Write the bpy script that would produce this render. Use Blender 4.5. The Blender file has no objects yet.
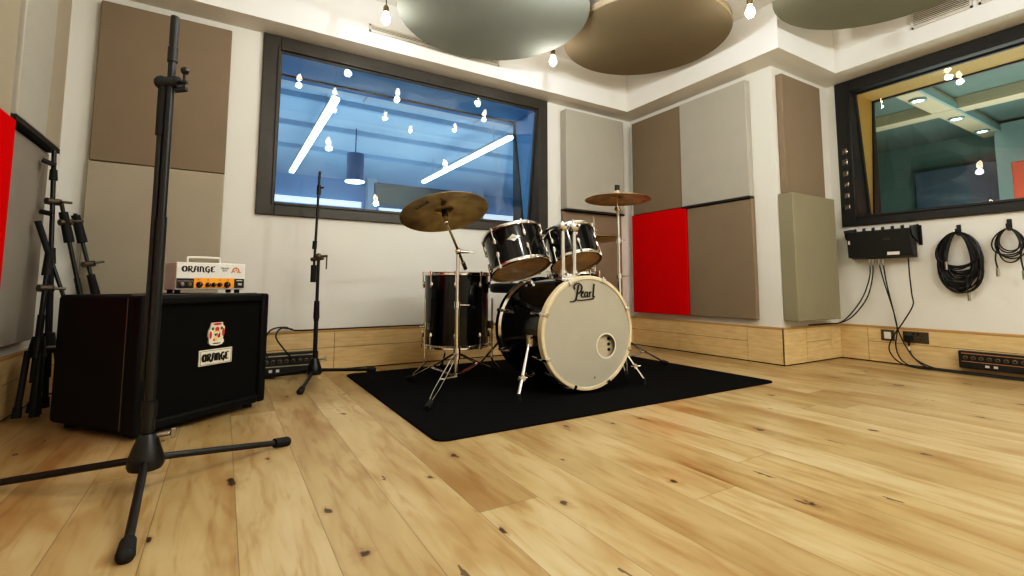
import bpy, bmesh, math, random
from mathutils import Vector, Matrix
random.seed(7)
D = bpy.data
SC = bpy.context.scene
COL = SC.collection
PI = math.pi
V = Vector

# ------------------------------------------------------------------ materials
MATS = {}
def nmat(name):
    m = D.materials.new(name); m.use_nodes = True
    nt = m.node_tree
    b = nt.nodes['Principled BSDF']
    return m, nt, b
def mat(name, col, rough=.5, metal=0, var=.06, scale=60, bump=0, coat=0, spec=.5, emit=None, es=0, bscale=None, sheen=0):
    if name in MATS: return MATS[name]
    m, nt, b = nmat(name)
    L = nt.links.new
    tc = nt.nodes.new('ShaderNodeTexCoord')
    nz = nt.nodes.new('ShaderNodeTexNoise'); nz.inputs['Scale'].default_value = scale; nz.inputs['Detail'].default_value = 4
    L(tc.outputs['Object'], nz.inputs['Vector'])
    mr = nt.nodes.new('ShaderNodeMapRange')
    mr.inputs['From Min'].default_value = .25; mr.inputs['From Max'].default_value = .75
    mr.inputs['To Min'].default_value = 1 - var; mr.inputs['To Max'].default_value = 1 + var
    L(nz.outputs['Fac'], mr.inputs['Value'])
    mx = nt.nodes.new('ShaderNodeVectorMath'); mx.operation = 'SCALE'
    mx.inputs[0].default_value = col
    L(mr.outputs['Result'], mx.inputs['Scale'])
    L(mx.outputs['Vector'], b.inputs['Base Color'])
    b.inputs['Roughness'].default_value = rough
    b.inputs['Metallic'].default_value = metal
    b.inputs['Coat Weight'].default_value = coat
    b.inputs['Coat Roughness'].default_value = .06
    b.inputs['Specular IOR Level'].default_value = spec
    if sheen: b.inputs['Sheen Weight'].default_value = sheen
    if emit:
        b.inputs['Emission Color'].default_value = (*emit, 1); b.inputs['Emission Strength'].default_value = es
    if bump:
        n2 = nt.nodes.new('ShaderNodeTexNoise'); n2.inputs['Scale'].default_value = bscale or scale * 4
        L(tc.outputs['Object'], n2.inputs['Vector'])
        bp = nt.nodes.new('ShaderNodeBump'); bp.inputs['Strength'].default_value = bump; bp.inputs['Distance'].default_value = .002
        L(n2.outputs['Fac'], bp.inputs['Height']); L(bp.outputs['Normal'], b.inputs['Normal'])
    MATS[name] = m
    return m

def glass_mat():
    m, nt, b = nmat('studio_glass'); nt.nodes.remove(b)
    L = nt.links.new; out = nt.nodes['Material Output']
    tr = nt.nodes.new('ShaderNodeBsdfTransparent'); tr.inputs['Color'].default_value = (.95, .97, .97, 1)
    gl = nt.nodes.new('ShaderNodeBsdfGlossy'); gl.inputs['Roughness'].default_value = .0; gl.inputs['Color'].default_value = (1, 1, 1, 1)
    fr = nt.nodes.new('ShaderNodeFresnel'); fr.inputs['IOR'].default_value = 1.5
    mx = nt.nodes.new('ShaderNodeMixShader')
    L(fr.outputs['Fac'], mx.inputs['Fac']); L(tr.outputs['BSDF'], mx.inputs[1]); L(gl.outputs['BSDF'], mx.inputs[2])
    L(mx.outputs['Shader'], out.inputs['Surface'])
    return m

def oak_floor():
    m, nt, b = nmat('oak_floor'); L = nt.links.new; N = nt.nodes.new
    tc = N('ShaderNodeTexCoord')
    sp = N('ShaderNodeSeparateXYZ'); L(tc.outputs['Object'], sp.inputs[0])
    def math_(op, a, bv=None, c=None):
        n = N('ShaderNodeMath'); n.operation = op
        for i, v in enumerate((a, bv, c)):
            if v is None: continue
            if isinstance(v, (int, float)): n.inputs[i].default_value = v
            else: L(v, n.inputs[i])
        return n.outputs[0]
    def ramp(v, pts):
        r = N('ShaderNodeValToRGB'); cr = r.color_ramp
        while len(cr.elements) < len(pts): cr.elements.new(.5)
        for e, (p, c) in zip(cr.elements, pts):
            e.position = p; e.color = (*c, 1) if len(c) == 3 else c
        L(v, r.inputs[0]); return r.outputs[0]
    def mixc(f, a, bb, mode='MIX'):
        n = N('ShaderNodeMix'); n.data_type = 'RGBA'; n.blend_type = mode
        for i, v in ((0, f), (6, a), (7, bb)):
            if isinstance(v, (int, float)): n.inputs[i].default_value = v
            elif isinstance(v, tuple): n.inputs[i].default_value = (*v, 1)
            else: L(v, n.inputs[i])
        return n.outputs[2]
    W = .178
    xs = math_('ADD', sp.outputs[0], 8 * W - .055)
    row = math_('FLOOR', math_('DIVIDE', xs, W))
    wn = N('ShaderNodeTexWhiteNoise'); wn.noise_dimensions = '1D'; L(row, wn.inputs['W'])
    ys = math_('ADD', sp.outputs[1], math_('MULTIPLY_ADD', wn.outputs['Value'], 2.3, 10.0))
    brd = math_('FLOOR', math_('DIVIDE', ys, 2.0))
    cid = math_('MULTIPLY_ADD', row, 17.31, math_('MULTIPLY', brd, 5.77))
    w2 = N('ShaderNodeTexWhiteNoise'); w2.noise_dimensions = '1D'; L(cid, w2.inputs['W'])
    # seam masks
    fx = math_('FRACT', math_('DIVIDE', xs, W)); fy = math_('FRACT', math_('DIVIDE', ys, 2.0))
    ex = math_('MULTIPLY', math_('MINIMUM', fx, math_('SUBTRACT', 1, fx)), W)
    ey = math_('MULTIPLY', math_('MINIMUM', fy, math_('SUBTRACT', 1, fy)), 2.0)
    seam = math_('LESS_THAN', math_('MINIMUM', ex, ey), .0011)
    # grain
    off = math_('MULTIPLY', w2.outputs['Value'], 37.0)
    cv = N('ShaderNodeCombineXYZ')
    L(math_('ADD', sp.outputs[0], off), cv.inputs[0]); L(math_('ADD', math_('MULTIPLY', sp.outputs[1], .12), off), cv.inputs[1])
    g = N('ShaderNodeTexNoise'); g.inputs['Scale'].default_value = 34; g.inputs['Detail'].default_value = 6; g.inputs['Distortion'].default_value = .7
    L(cv.outputs[0], g.inputs['Vector'])
    cv2 = N('ShaderNodeCombineXYZ')
    L(math_('ADD', sp.outputs[0], off), cv2.inputs[0]); L(math_('ADD', math_('MULTIPLY', sp.outputs[1], .3), off), cv2.inputs[1])
    g2 = N('ShaderNodeTexNoise'); g2.inputs['Scale'].default_value = 5; g2.inputs['Detail'].default_value = 3; g2.inputs['Distortion'].default_value = 1.2
    L(cv2.outputs[0], g2.inputs['Vector'])
    base = ramp(g2.outputs['Fac'], [(.22, (.35, .20, .07)), (.5, (.49, .37, .195)), (.78, (.58, .465, .28))])
    fine = ramp(g.outputs['Fac'], [(.30, (.70, .55, .38)), (.48, (.95, .93, .90)), (.62, (1, 1, 1))])
    c = mixc(.75, base, fine, 'MULTIPLY')
    tint = ramp(w2.outputs['Value'], [(0, (.80, .74, .64)), (.35, (.95, .93, .88)), (.7, (1.0, 1.0, 1.0)), (1, (1.06, 1.08, 1.12))])
    c = mixc(1.0, c, tint, 'MULTIPLY')
    # knots : stretched voronoi, only some cells
    kv = N('ShaderNodeCombineXYZ'); L(math_('ADD', sp.outputs[0], math_('MULTIPLY', g2.outputs['Fac'], .09)), kv.inputs[0]); L(math_('MULTIPLY', sp.outputs[1], .50), kv.inputs[1])
    vo = N('ShaderNodeTexVoronoi'); vo.voronoi_dimensions = '2D'; vo.inputs['Scale'].default_value = 4.6; L(kv.outputs[0], vo.inputs['Vector'])
    sel = N('ShaderNodeSeparateColor'); L(vo.outputs['Color'], sel.inputs[0])
    kd = N('ShaderNodeTexNoise'); kd.inputs['Scale'].default_value = 26; kd.inputs['Detail'].default_value = 4; kd.inputs['Distortion'].default_value = .8; L(tc.outputs['Object'], kd.inputs['Vector'])
    pick = math_('GREATER_THAN', sel.outputs[0], .42)
    size = math_('MULTIPLY_ADD', math_('POWER', sel.outputs[1], 2.0), .085, .018)
    dist = math_('ADD', vo.outputs['Distance'], math_('MULTIPLY_ADD', kd.outputs['Fac'], .22, -.11))
    kn = math_('SUBTRACT', 1, math_('DIVIDE', dist, size)); kn = math_('MAXIMUM', kn, 0); kn = math_('MULTIPLY', kn, pick)
    halo = math_('MAXIMUM', math_('SUBTRACT', 1, math_('DIVIDE', dist, math_('MULTIPLY', size, 3.2))), 0)
    halo = math_('MULTIPLY', math_('MULTIPLY', halo, pick), .55)
    c = mixc(halo, c, (.27, .13, .04))
    c = mixc(math_('MINIMUM', math_('MULTIPLY', kn, 2.0), .93), c, (.045, .02, .008))
    # long dark cracks
    ck = N('ShaderNodeCombineXYZ'); L(math_('ADD', sp.outputs[0], math_('MULTIPLY', kd.outputs['Fac'], .022)), ck.inputs[0]); L(math_('MULTIPLY', sp.outputs[1], .13), ck.inputs[1])
    v2 = N('ShaderNodeTexVoronoi'); v2.voronoi_dimensions = '2D'; v2.inputs['Scale'].default_value = 8; L(ck.outputs[0], v2.inputs['Vector'])
    s2 = N('ShaderNodeSeparateColor'); L(v2.outputs['Color'], s2.inputs[0])
    cr = math_('MULTIPLY', math_('LESS_THAN', v2.outputs['Distance'], math_('MULTIPLY', math_('MULTIPLY', s2.outputs[1], kd.outputs['Fac']), .085)), math_('GREATER_THAN', s2.outputs[0], .60))
    c = mixc(math_('MULTIPLY', cr, .8), c, (.06, .03, .012))
    c = mixc(math_('MULTIPLY', seam, .55), c, (.10, .055, .02))
    L(c, b.inputs['Base Color'])
    b.inputs['Roughness'].default_value = .38
    L(math_('MULTIPLY_ADD', g.outputs['Fac'], .14, .33), b.inputs['Roughness'])
    b.inputs['Specular IOR Level'].default_value = .5; b.inputs['Coat Weight'].default_value = .35; b.inputs['Coat Roughness'].default_value = .25
    bp = N('ShaderNodeBump'); bp.inputs['Strength'].default_value = .25; bp.inputs['Distance'].default_value = .0015
    L(math_('SUBTRACT', g.outputs['Fac'], math_('MULTIPLY', seam, 1.5)), bp.inputs['Height']); L(bp.outputs['Normal'], b.inputs['Normal'])
    return m

def wood_mat(name, c1, c2, sx, sy, sz, rough=.42):
    m, nt, b = nmat(name); L = nt.links.new; N = nt.nodes.new
    tc = N('ShaderNodeTexCoord'); mp = N('ShaderNodeMapping'); mp.inputs['Scale'].default_value = (sx, sy, sz)
    L(tc.outputs['Object'], mp.inputs['Vector'])
    nz = N('ShaderNodeTexNoise'); nz.inputs['Scale'].default_value = 6; nz.inputs['Detail'].default_value = 5; nz.inputs['Distortion'].default_value = .6
    L(mp.outputs[0], nz.inputs['Vector'])
    r = N('ShaderNodeValToRGB'); r.color_ramp.elements[0].position = .3; r.color_ramp.elements[1].position = .7
    r.color_ramp.elements[0].color = (*c1, 1); r.color_ramp.elements[1].color = (*c2, 1)
    L(nz.outputs['Fac'], r.inputs[0]); L(r.outputs[0], b.inputs['Base Color'])
    b.inputs['Roughness'].default_value = rough
    return m

def fabric(name, col):
    m, nt, b = nmat(name); L = nt.links.new; N = nt.nodes.new
    tc = N('ShaderNodeTexCoord')
    n1 = N('ShaderNodeTexNoise'); n1.inputs['Scale'].default_value = 420; n1.inputs['Detail'].default_value = 2; L(tc.outputs['Object'], n1.inputs['Vector'])
    n2 = N('ShaderNodeTexNoise'); n2.inputs['Scale'].default_value = 5; L(tc.outputs['Object'], n2.inputs['Vector'])
    ad = N('ShaderNodeMath'); ad.operation = 'MULTIPLY_ADD'; ad.inputs[1].default_value = .22; ad.inputs[2].default_value = .84; L(n1.outputs['Fac'], ad.inputs[0])
    a2 = N('ShaderNodeMath'); a2.operation = 'MULTIPLY_ADD'; a2.inputs[1].default_value = .10; L(n2.outputs['Fac'], a2.inputs[0]); L(ad.outputs[0], a2.inputs[2])
    sc = N('ShaderNodeVectorMath'); sc.operation = 'SCALE'; sc.inputs[0].default_value = col; L(a2.outputs[0], sc.inputs['Scale'])
    L(sc.outputs[0], b.inputs['Base Color'])
    b.inputs['Roughness'].default_value = 1; b.inputs['Specular IOR Level'].default_value = .03
    bp = N('ShaderNodeBump'); bp.inputs['Strength'].default_value = .25; bp.inputs['Distance'].default_value = .001
    L(n1.outputs['Fac'], bp.inputs['Height']); L(bp.outputs['Normal'], b.inputs['Normal'])
    return m

def cymbal_mat():
    m, nt, b = nmat('bronze_cymbal'); L = nt.links.new; N = nt.nodes.new
    tc = N('ShaderNodeTexCoord'); sp = N('ShaderNodeSeparateXYZ'); L(tc.outputs['Object'], sp.inputs[0])
    ln = N('ShaderNodeVectorMath'); ln.operation = 'LENGTH'
    cx = N('ShaderNodeCombineXYZ'); L(sp.outputs[0], cx.inputs[0]); L(sp.outputs[1], cx.inputs[1]); L(cx.outputs[0], ln.inputs[0])
    s = N('ShaderNodeMath'); s.operation = 'MULTIPLY'; s.inputs[1].default_value = 900; L(ln.outputs['Value'], s.inputs[0])
    si = N('ShaderNodeMath'); si.operation = 'SINE'; L(s.outputs[0], si.inputs[0])
    nz = N('ShaderNodeTexNoise'); nz.inputs['Scale'].default_value = 9; nz.inputs['Detail'].default_value = 4; L(tc.outputs['Object'], nz.inputs['Vector'])
    r = N('ShaderNodeValToRGB'); r.color_ramp.elements[0].color = (.36, .235, .085, 1); r.color_ramp.elements[1].color = (.62, .45, .20, 1)
    r.color_ramp.elements[0].position = .35; r.color_ramp.elements[1].position = .65
    L(nz.outputs['Fac'], r.inputs[0]); L(r.outputs[0], b.inputs['Base Color'])
    b.inputs['Metallic'].default_value = 1; b.inputs['Roughness'].default_value = .34
    bp = N('ShaderNodeBump'); bp.inputs['Strength'].default_value = .12; bp.inputs['Distance'].default_value = .0006
    L(si.outputs[0], bp.inputs['Height']); L(bp.outputs['Normal'], b.inputs['Normal'])
    return m

M_wall = mat('painted_wall', (.72, .70, .65), .7, var=.025, scale=3, bump=.04, bscale=180)
M_ceil = mat('painted_ceiling', (.82, .80, .76), .75, var=.02, scale=3)
M_floor = oak_floor()
M_oak = wood_mat('oak_skirting', (.60, .43, .22), (.72, .55, .31), 1.2, 1.2, 9)
M_oakcap = wood_mat('oak_cap', (.46, .27, .11), (.58, .36, .16), 1.2, 1.2, 20)
M_gap = mat('shadow_gap', (.03, .022, .015), .9)
M_taupe = fabric('taupe_fabric', (.26, .205, .15))
M_grey = fabric('pale_grey_fabric', (.43, .41, .365))
M_sage = fabric('sage_fabric', (.29, .265, .19))
M_beige = fabric('beige_fabric', (.40, .355, .28))
M_warmgrey = fabric('warm_grey_fabric', (.30, .27, .235))
M_red = fabric('red_fabric', (.62, .004, .006))
M_disc1 = fabric('grey_disc_fabric', (.27, .285, .255))
M_disc2 = fabric('brown_disc_fabric', (.23, .19, .13))
M_disc3 = fabric('sage_disc_fabric', (.25, .25, .20))
M_edge = mat('dark_underside', (.022, .018, .016), .6)  # undersides of the protruding panels, darker than the fabric
M_frame = mat('dark_window_frame', (.046, .041, .034), .42, var=.12, scale=8)
M_frameB = mat('black_window_frame', (.020, .019, .018), .42, var=.12, scale=8)
M_black = mat('black_metal', (.012, .012, .012), .38, metal=.0, spec=.5)
M_blacksat = mat('black_satin', (.018, .017, .016), .5)
M_rubber = mat('black_rubber', (.012, .012, .012), .75)
M_tolex = mat('black_tolex', (.007, .0065, .006), .6, var=.25, scale=300, bump=.5, bscale=500, spec=.25)
M_grille = mat('grille_cloth', (.012, .011, .010), .95, var=.4, scale=500, spec=.1)
M_lacq = mat('black_lacquer', (.003, .003, .0035), .14, coat=.35, spec=.45)
M_chrome = mat('chrome', (.74, .72, .68), .13, metal=1, var=.03)
M_head = mat('white_drum_head', (.43, .40, .33), .42, var=.03, scale=7)
M_clear = mat('clear_drum_head', (.72, .47, .23), .4, var=.25, scale=9, coat=.1)
M_maple = wood_mat('maple_hoop', (.66, .54, .36), (.76, .65, .46), 3, 3, 3, .25)
M_carpet = mat('black_carpet', (.011, .0105, .0105), .95, var=.35, scale=250, bump=.6, bscale=700, spec=.08)
M_cym = cymbal_mat()
M_glass = glass_mat()
M_white = mat('white_enamel', (.74, .71, .65), .38)
M_orange = mat('orange_panel', (.95, .36, .015), .4)
M_ink = mat('black_ink', (.010, .009, .008), .5)
M_cream = mat('cream_badge', (.74, .69, .58), .4)
M_rededge = mat('crest_red', (.55, .035, .02), .5)
M_green = mat('crest_green', (.05, .13, .05), .5)
M_yellow = mat('crest_yellow', (.78, .62, .25), .5)
M_steel = mat('brushed_steel', (.45, .42, .37), .35, metal=1)
M_gun = mat('gunmetal_plate', (.15, .125, .095), .4, metal=.7)
M_copper = mat('copper_strip', (.50, .27, .13), .35, metal=.6)
M_cable = mat('black_cable', (.014, .013, .013), .5)
M_bulb = mat('lit_bulb', (1, .9, .75), .3, emit=(1.0, .80, .55), es=28)
M_socket = mat('brass_socket', (.30, .23, .12), .35, metal=.9)
M_felt = mat('grey_felt', (.55, .47, .36), .9)
M_vent = mat('vent_white', (.66, .63, .57), .5)
M_slot = mat('vent_slot', (.20, .18, .15), .8)

# ------------------------------------------------------------------ geometry helper
class MB:
    def __init__(s): s.bm = bmesh.new()
    def _tr(s, vs, M):
        if M is not None: bmesh.ops.transform(s.bm, matrix=M, verts=vs)
    def box(s, c, size, rot=None, M=None):
        r = bmesh.ops.create_cube(s.bm, size=1); vs = r['verts']
        T = Matrix.Translation(c) @ (rot.to_4x4() if rot is not None else Matrix()) @ Matrix.Diagonal((*size, 1))
        bmesh.ops.transform(s.bm, matrix=T if M is None else M @ T, verts=vs); return s
    def box2(s, a, b):
        return s.box([(a[i] + b[i]) / 2 for i in range(3)], [abs(b[i] - a[i]) for i in range(3)])
    def cyl(s, p0, p1, r0, r1=None, n=16, caps=True):
        p0 = V(p0); p1 = V(p1); r1 = r0 if r1 is None else r1
        d = p1 - p0; q = d.to_track_quat('Z', 'Y')
        r = bmesh.ops.create_cone(s.bm, cap_ends=caps, segments=n, radius1=r0, radius2=r1, depth=d.length)
        bmesh.ops.transform(s.bm, matrix=Matrix.Translation((p0 + p1) / 2) @ q.to_matrix().to_4x4(), verts=r['verts']); return s
    def tube(s, pts, r, n=8, closed=False, flat=None):
        pts = [V(p) for p in pts]; k = len(pts); rings = []
        rr = r if isinstance(r, (list, tuple)) else [r] * k
        up = None
        for i in range(k):
            if closed: t = pts[(i + 1) % k] - pts[i - 1]
            else: t = pts[min(i + 1, k - 1)] - pts[max(i - 1, 0)]
            t.normalize()
            if up is None:
                up = V((0, 0, 1)) if abs(t.z) < .9 else V((1, 0, 0))
            a = t.cross(up)
            if a.length < 1e-6: a = t.orthogonal()
            a.normalize(); b = a.cross(t).normalized(); up = b
            rings.append([s.bm.verts.new(pts[i] + rr[i] * (math.cos(2 * PI * j / n) * a + math.sin(2 * PI * j / n) * b)) for j in range(n)])
        for i in range(k if closed else k - 1):
            A = rings[i]; B = rings[(i + 1) % k]
            for j in range(n):
                s.bm.faces.new((A[j], A[(j + 1) % n], B[(j + 1) % n], B[j]))
        if not closed:
            s.bm.faces.new(rings[0][::-1]); s.bm.faces.new(rings[-1])
        return s
    def lathe(s, prof, n=32, M=None, closed=False):
        # profile of (radius, z); radius 0 makes a pole
        rings = []
        allv = []
        for (r, z) in prof:
            if r < 1e-7:
                v = s.bm.verts.new((0, 0, z)); rings.append([v]); allv.append(v)
            else:
                ring = [s.bm.verts.new((r * math.cos(2 * PI * j / n), r * math.sin(2 * PI * j / n), z)) for j in range(n)]
                rings.append(ring); allv += ring
        m = len(rings)
        for i in range(m if closed else m - 1):
            A = rings[i]; B = rings[(i + 1) % m]
            for j in range(n):
                a0 = A[j % len(A)]; a1 = A[(j + 1) % len(A)]; b0 = B[j % len(B)]; b1 = B[(j + 1) % len(B)]
                f = [a0, a1, b1, b0]; g = []
                for v in f:
                    if v not in g: g.append(v)
                if len(g) > 2: s.bm.faces.new(g)
        s._tr(allv, M); return s
    def sphere(s, c, r, n=12, sc=(1, 1, 1)):
        q = bmesh.ops.create_uvsphere(s.bm, u_segments=n, v_segments=max(6, n // 2), radius=r)
        bmesh.ops.transform(s.bm, matrix=Matrix.Translation(c) @ Matrix.Diagonal((*sc, 1)), verts=q['verts']); return s
    def prism(s, pts, d):
        # polygon (3d points) extruded by vector d
        a = [s.bm.verts.new(p) for p in pts]; b = [s.bm.verts.new(V(p) + V(d)) for p in pts]
        s.bm.faces.new(a[::-1]); s.bm.faces.new(b); n = len(a)
        for i in range(n): s.bm.faces.new((a[i], a[(i + 1) % n], b[(i + 1) % n], b[i]))
        return s
    def quad(s, *p):
        s.bm.faces.new([s.bm.verts.new(q) for q in p]); return s
    def build(s, name, m, parent=None, bevel=0, smooth=True, loc=None, seg=2):
        bmesh.ops.recalc_face_normals(s.bm, faces=s.bm.faces)
        me = D.meshes.new(name); s.bm.to_mesh(me); s.bm.free()
        if smooth:
            for p in me.polygons: p.use_smooth = True
            me.set_sharp_from_angle(angle=math.radians(35))
        me.materials.append(m)
        o = D.objects.new(name, me); COL.objects.link(o)
        if parent is not None: o.parent = parent
        if loc is not None: o.location = loc
        if bevel:
            bv = o.modifiers.new('bevel', 'BEVEL'); bv.width = bevel; bv.segments = seg; bv.limit_method = 'ANGLE'; bv.angle_limit = math.radians(40)
        return o

def tag(o, label, cat, group=None, kind=None):
    if label: o['label'] = label
    if cat: o['category'] = cat
    if group: o['group'] = group
    if kind: o['kind'] = kind
    return o
def thing(name, label, cat, loc=(0, 0, 0), rot=(0, 0, 0), group=None):
    o = D.objects.new(name, None); COL.objects.link(o); o.empty_display_size = .05
    o.location = loc; o.rotation_euler = rot
    return tag(o, label, cat, group)
def struct(o): o['kind'] = 'structure'; return o
def dup(root, loc, label=None, rot=None):
    r = root.copy(); COL.objects.link(r); r.location = loc
    if rot is not None: r.rotation_euler = rot
    if label: r['label'] = label
    def rec(a, b):
        for ch in list(a.children):
            c = ch.copy(); COL.objects.link(c); c.parent = b; rec(ch, c)
    rec(root, r); return r
def inst(o, parent, loc, rot):
    c = o.copy(); COL.objects.link(c); c.parent = parent; c.location = loc; c.rotation_euler = rot; return c
def text_obj(name, s, size, m, parent, loc, rot, extrude=.0006, offset=0, align='CENTER', sx=1, shear=0, space=1):
    cu = D.curves.new('tmp', 'FONT'); cu.body = s; cu.size = size; cu.extrude = extrude; cu.offset = offset
    cu.align_x = align; cu.align_y = 'CENTER'; cu.shear = shear; cu.space_character = space
    t = D.objects.new('tmp', cu); COL.objects.link(t)
    dg = bpy.context.evaluated_depsgraph_get()
    me = D.meshes.new_from_object(t.evaluated_get(dg)); me.name = name
    D.objects.remove(t); D.curves.remove(cu)
    me.materials.clear(); me.materials.append(m)
    o = D.objects.new(name, me); COL.objects.link(o); o.parent = parent; o.location = loc; o.rotation_euler = rot; o.scale = (sx, 1, 1)
    return o
def smooth_path(pts, k=6):
    # Catmull-Rom
    P = [V(p) for p in pts]; out = []
    for i in range(len(P) - 1):
        p0 = P[max(i - 1, 0)]; p1 = P[i]; p2 = P[i + 1]; p3 = P[min(i + 2, len(P) - 1)]
        for j in range(k):
            t = j / k
            out.append(.5 * ((2 * p1) + (p2 - p0) * t + (2 * p0 - 5 * p1 + 4 * p2 - p3) * t * t + (3 * p1 - p0 - 3 * p2 + p3) * t ** 3))
    out.append(P[-1]); return out

# ------------------------------------------------------------------ camera
CAM = V((0, 0, .58)); yaw, pitch, roll = [math.radians(a) for a in (31.08, 5.035, .11)]
f = V((math.sin(yaw) * math.cos(pitch), math.cos(yaw) * math.cos(pitch), math.sin(pitch)))
r0 = V((math.cos(yaw), -math.sin(yaw), 0)); u0 = r0.cross(f)
r = math.cos(roll) * r0 + math.sin(roll) * u0; u = -math.sin(roll) * r0 + math.cos(roll) * u0
cd = D.cameras.new('camera'); cam = D.objects.new('camera', cd); COL.objects.link(cam)
Mx = Matrix((r, u, -f)).transposed().to_4x4(); Mx.translation = CAM
cam.matrix_world = Mx
cd.sensor_width = 36; cd.lens = 477 / 1024 * 36; cd.shift_y = -45 / 1024; cd.clip_start = .02; cd.clip_end = 60
SC.camera = cam

# ------------------------------------------------------------------ room shell
XE, YA, XC, YD, XB = -.80, 3.475, 3.505, 1.990, 4.32
YF = -3.2; ZC = 2.6; ZS = 2.255
YA2 = 3.88; XB2 = 4.74
struct(MB().quad((XE - .02, YF - .02, 0), (XB + .02, YF - .02, 0), (XB + .02, YA + .02, 0), (XE - .02, YA + .02, 0)).build('floor', M_floor))
struct(MB().box2((XE - .1, YF - .1, ZC), (XB + .45, YA + .4, ZC + .1)).build('ceiling', M_ceil))
WA = (.20, 2.42, 1.075, 2.20)       # opening in the back wall  x0 x1 z0 z1
wb = MB()
for a in ((XE - .1, WA[0], 0, ZC), (WA[1], XB2, 0, ZC), (WA[0], WA[1], 0, WA[2]), (WA[0], WA[1], WA[3], ZC)):
    wb.box2((a[0], YA, a[2]), (a[1], YA2, a[3]))
struct(wb.build('wall_back', M_wall))
WB = (-.30, 1.875, 1.095, 2.20)     # opening in the right wall y0 y1 z0 z1
wr = MB()
for a in ((YF - .1, WB[0], 0, ZC), (WB[1], YA, 0, ZC), (WB[0], WB[1], 0, WB[2]), (WB[0], WB[1], WB[3], ZC)):
    wr.box2((XB, a[0], a[2]), (XB2, a[1], a[3]))
struct(wr.build('wall_right', M_wall))
struct(MB().box2((XE - .1, YF - .1, 0), (XE, YA, ZC)).build('wall_left', M_wall))
struct(MB().box2((XE - .1, YF - .1, 0), (XB + .1, YF, ZC)).build('wall_front', M_wall))
struct(MB().box2((XC, YD, 0), (XB, YA, ZC)).build('wall_alcove', M_wall))
# dropped soffit running round the room
struct(MB().box2((XE, YA - .2, ZS), (XC, YA, ZC)).build('trim_1', M_ceil))
struct(MB().box2((XC - .23, YD - .19, ZS), (XC, YA - .2, ZC)).build('trim_2', M_ceil))
struct(MB().box2((XC, YD - .19, ZS), (XB, YD, ZC)).build('trim_3', M_ceil))
struct(MB().box2((XB - .25, YF, ZS), (XB, YD - .19, ZC)).build('trim_4', M_ceil))
struct(MB().box2((XE, YF, ZS), (XE + .2, YA - .2, ZC)).build('trim_5', M_ceil))

def skirting(name, p0, p1, seams, full=()):
    # oak plinth along the line p0 -> p1, front face on that line, thickness goes to the left of it
    p0 = V((*p0, 0)); p1 = V((*p1, 0)); d = (p1 - p0); Ln = d.length; d.normalize(); nrm = V((-d.y, d.x, 0))
    root = D.objects.new(name, None); COL.objects.link(root); root['kind'] = 'structure'
    root.location = p0; root.rotation_euler = (0, 0, math.atan2(d.y, d.x))
    MB().box2((0, .004, 0), (Ln, .012, .262)).build('backing', M_gap, root)
    cuts = sorted([0, Ln] + list(seams)); b = MB(); g = .0014
    for a, c in zip(cuts[:-1], cuts[1:]):
        if any(x0 <= (a + c) / 2 <= x1 for x0, x1 in full):
            b.box2((a + (g if a > 0 else 0), 0, .008), (c - (g if c < Ln else 0), .010, .258))
        else:
            a_, c_ = a + (g if a > 0 else 0), c - (g if c < Ln else 0)
            b.box2((a_, 0, .008), (c_, .010, .153)); b.box2((a_, 0, .156), (c_, .010, .258))
    b.build('oak_board', M_oak, root, smooth=False)
    MB().box2((0, -.003, .259), (Ln, .012, .275)).build('oak_cap', M_oakcap, root, bevel=.002)
    return root
skirting('baseboard_back', (XE, YA - .013), (XC, YA - .013), [.6, 1.47, 2.4, 3.3])
skirting('baseboard_column', (XC - .013, YA - .013), (XC - .013, YD - .002), [.55, 1.20], [(1.2, 2)])
skirting('baseboard_alcove', (XC - .013, YD - .013), (XB, YD - .013), [.30, .66], [(0, .3), (.66, 1)])
skirting('baseboard_right', (XB - .013, YD - .013), (XB - .013, YF), [.19, 1.5, 2.9], [(0, .19)])
skirting('baseboard_left', (XE + .025, YF), (XE + .025, YA - .013), [1.2, 2.6, 4.2, 5.6])

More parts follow.
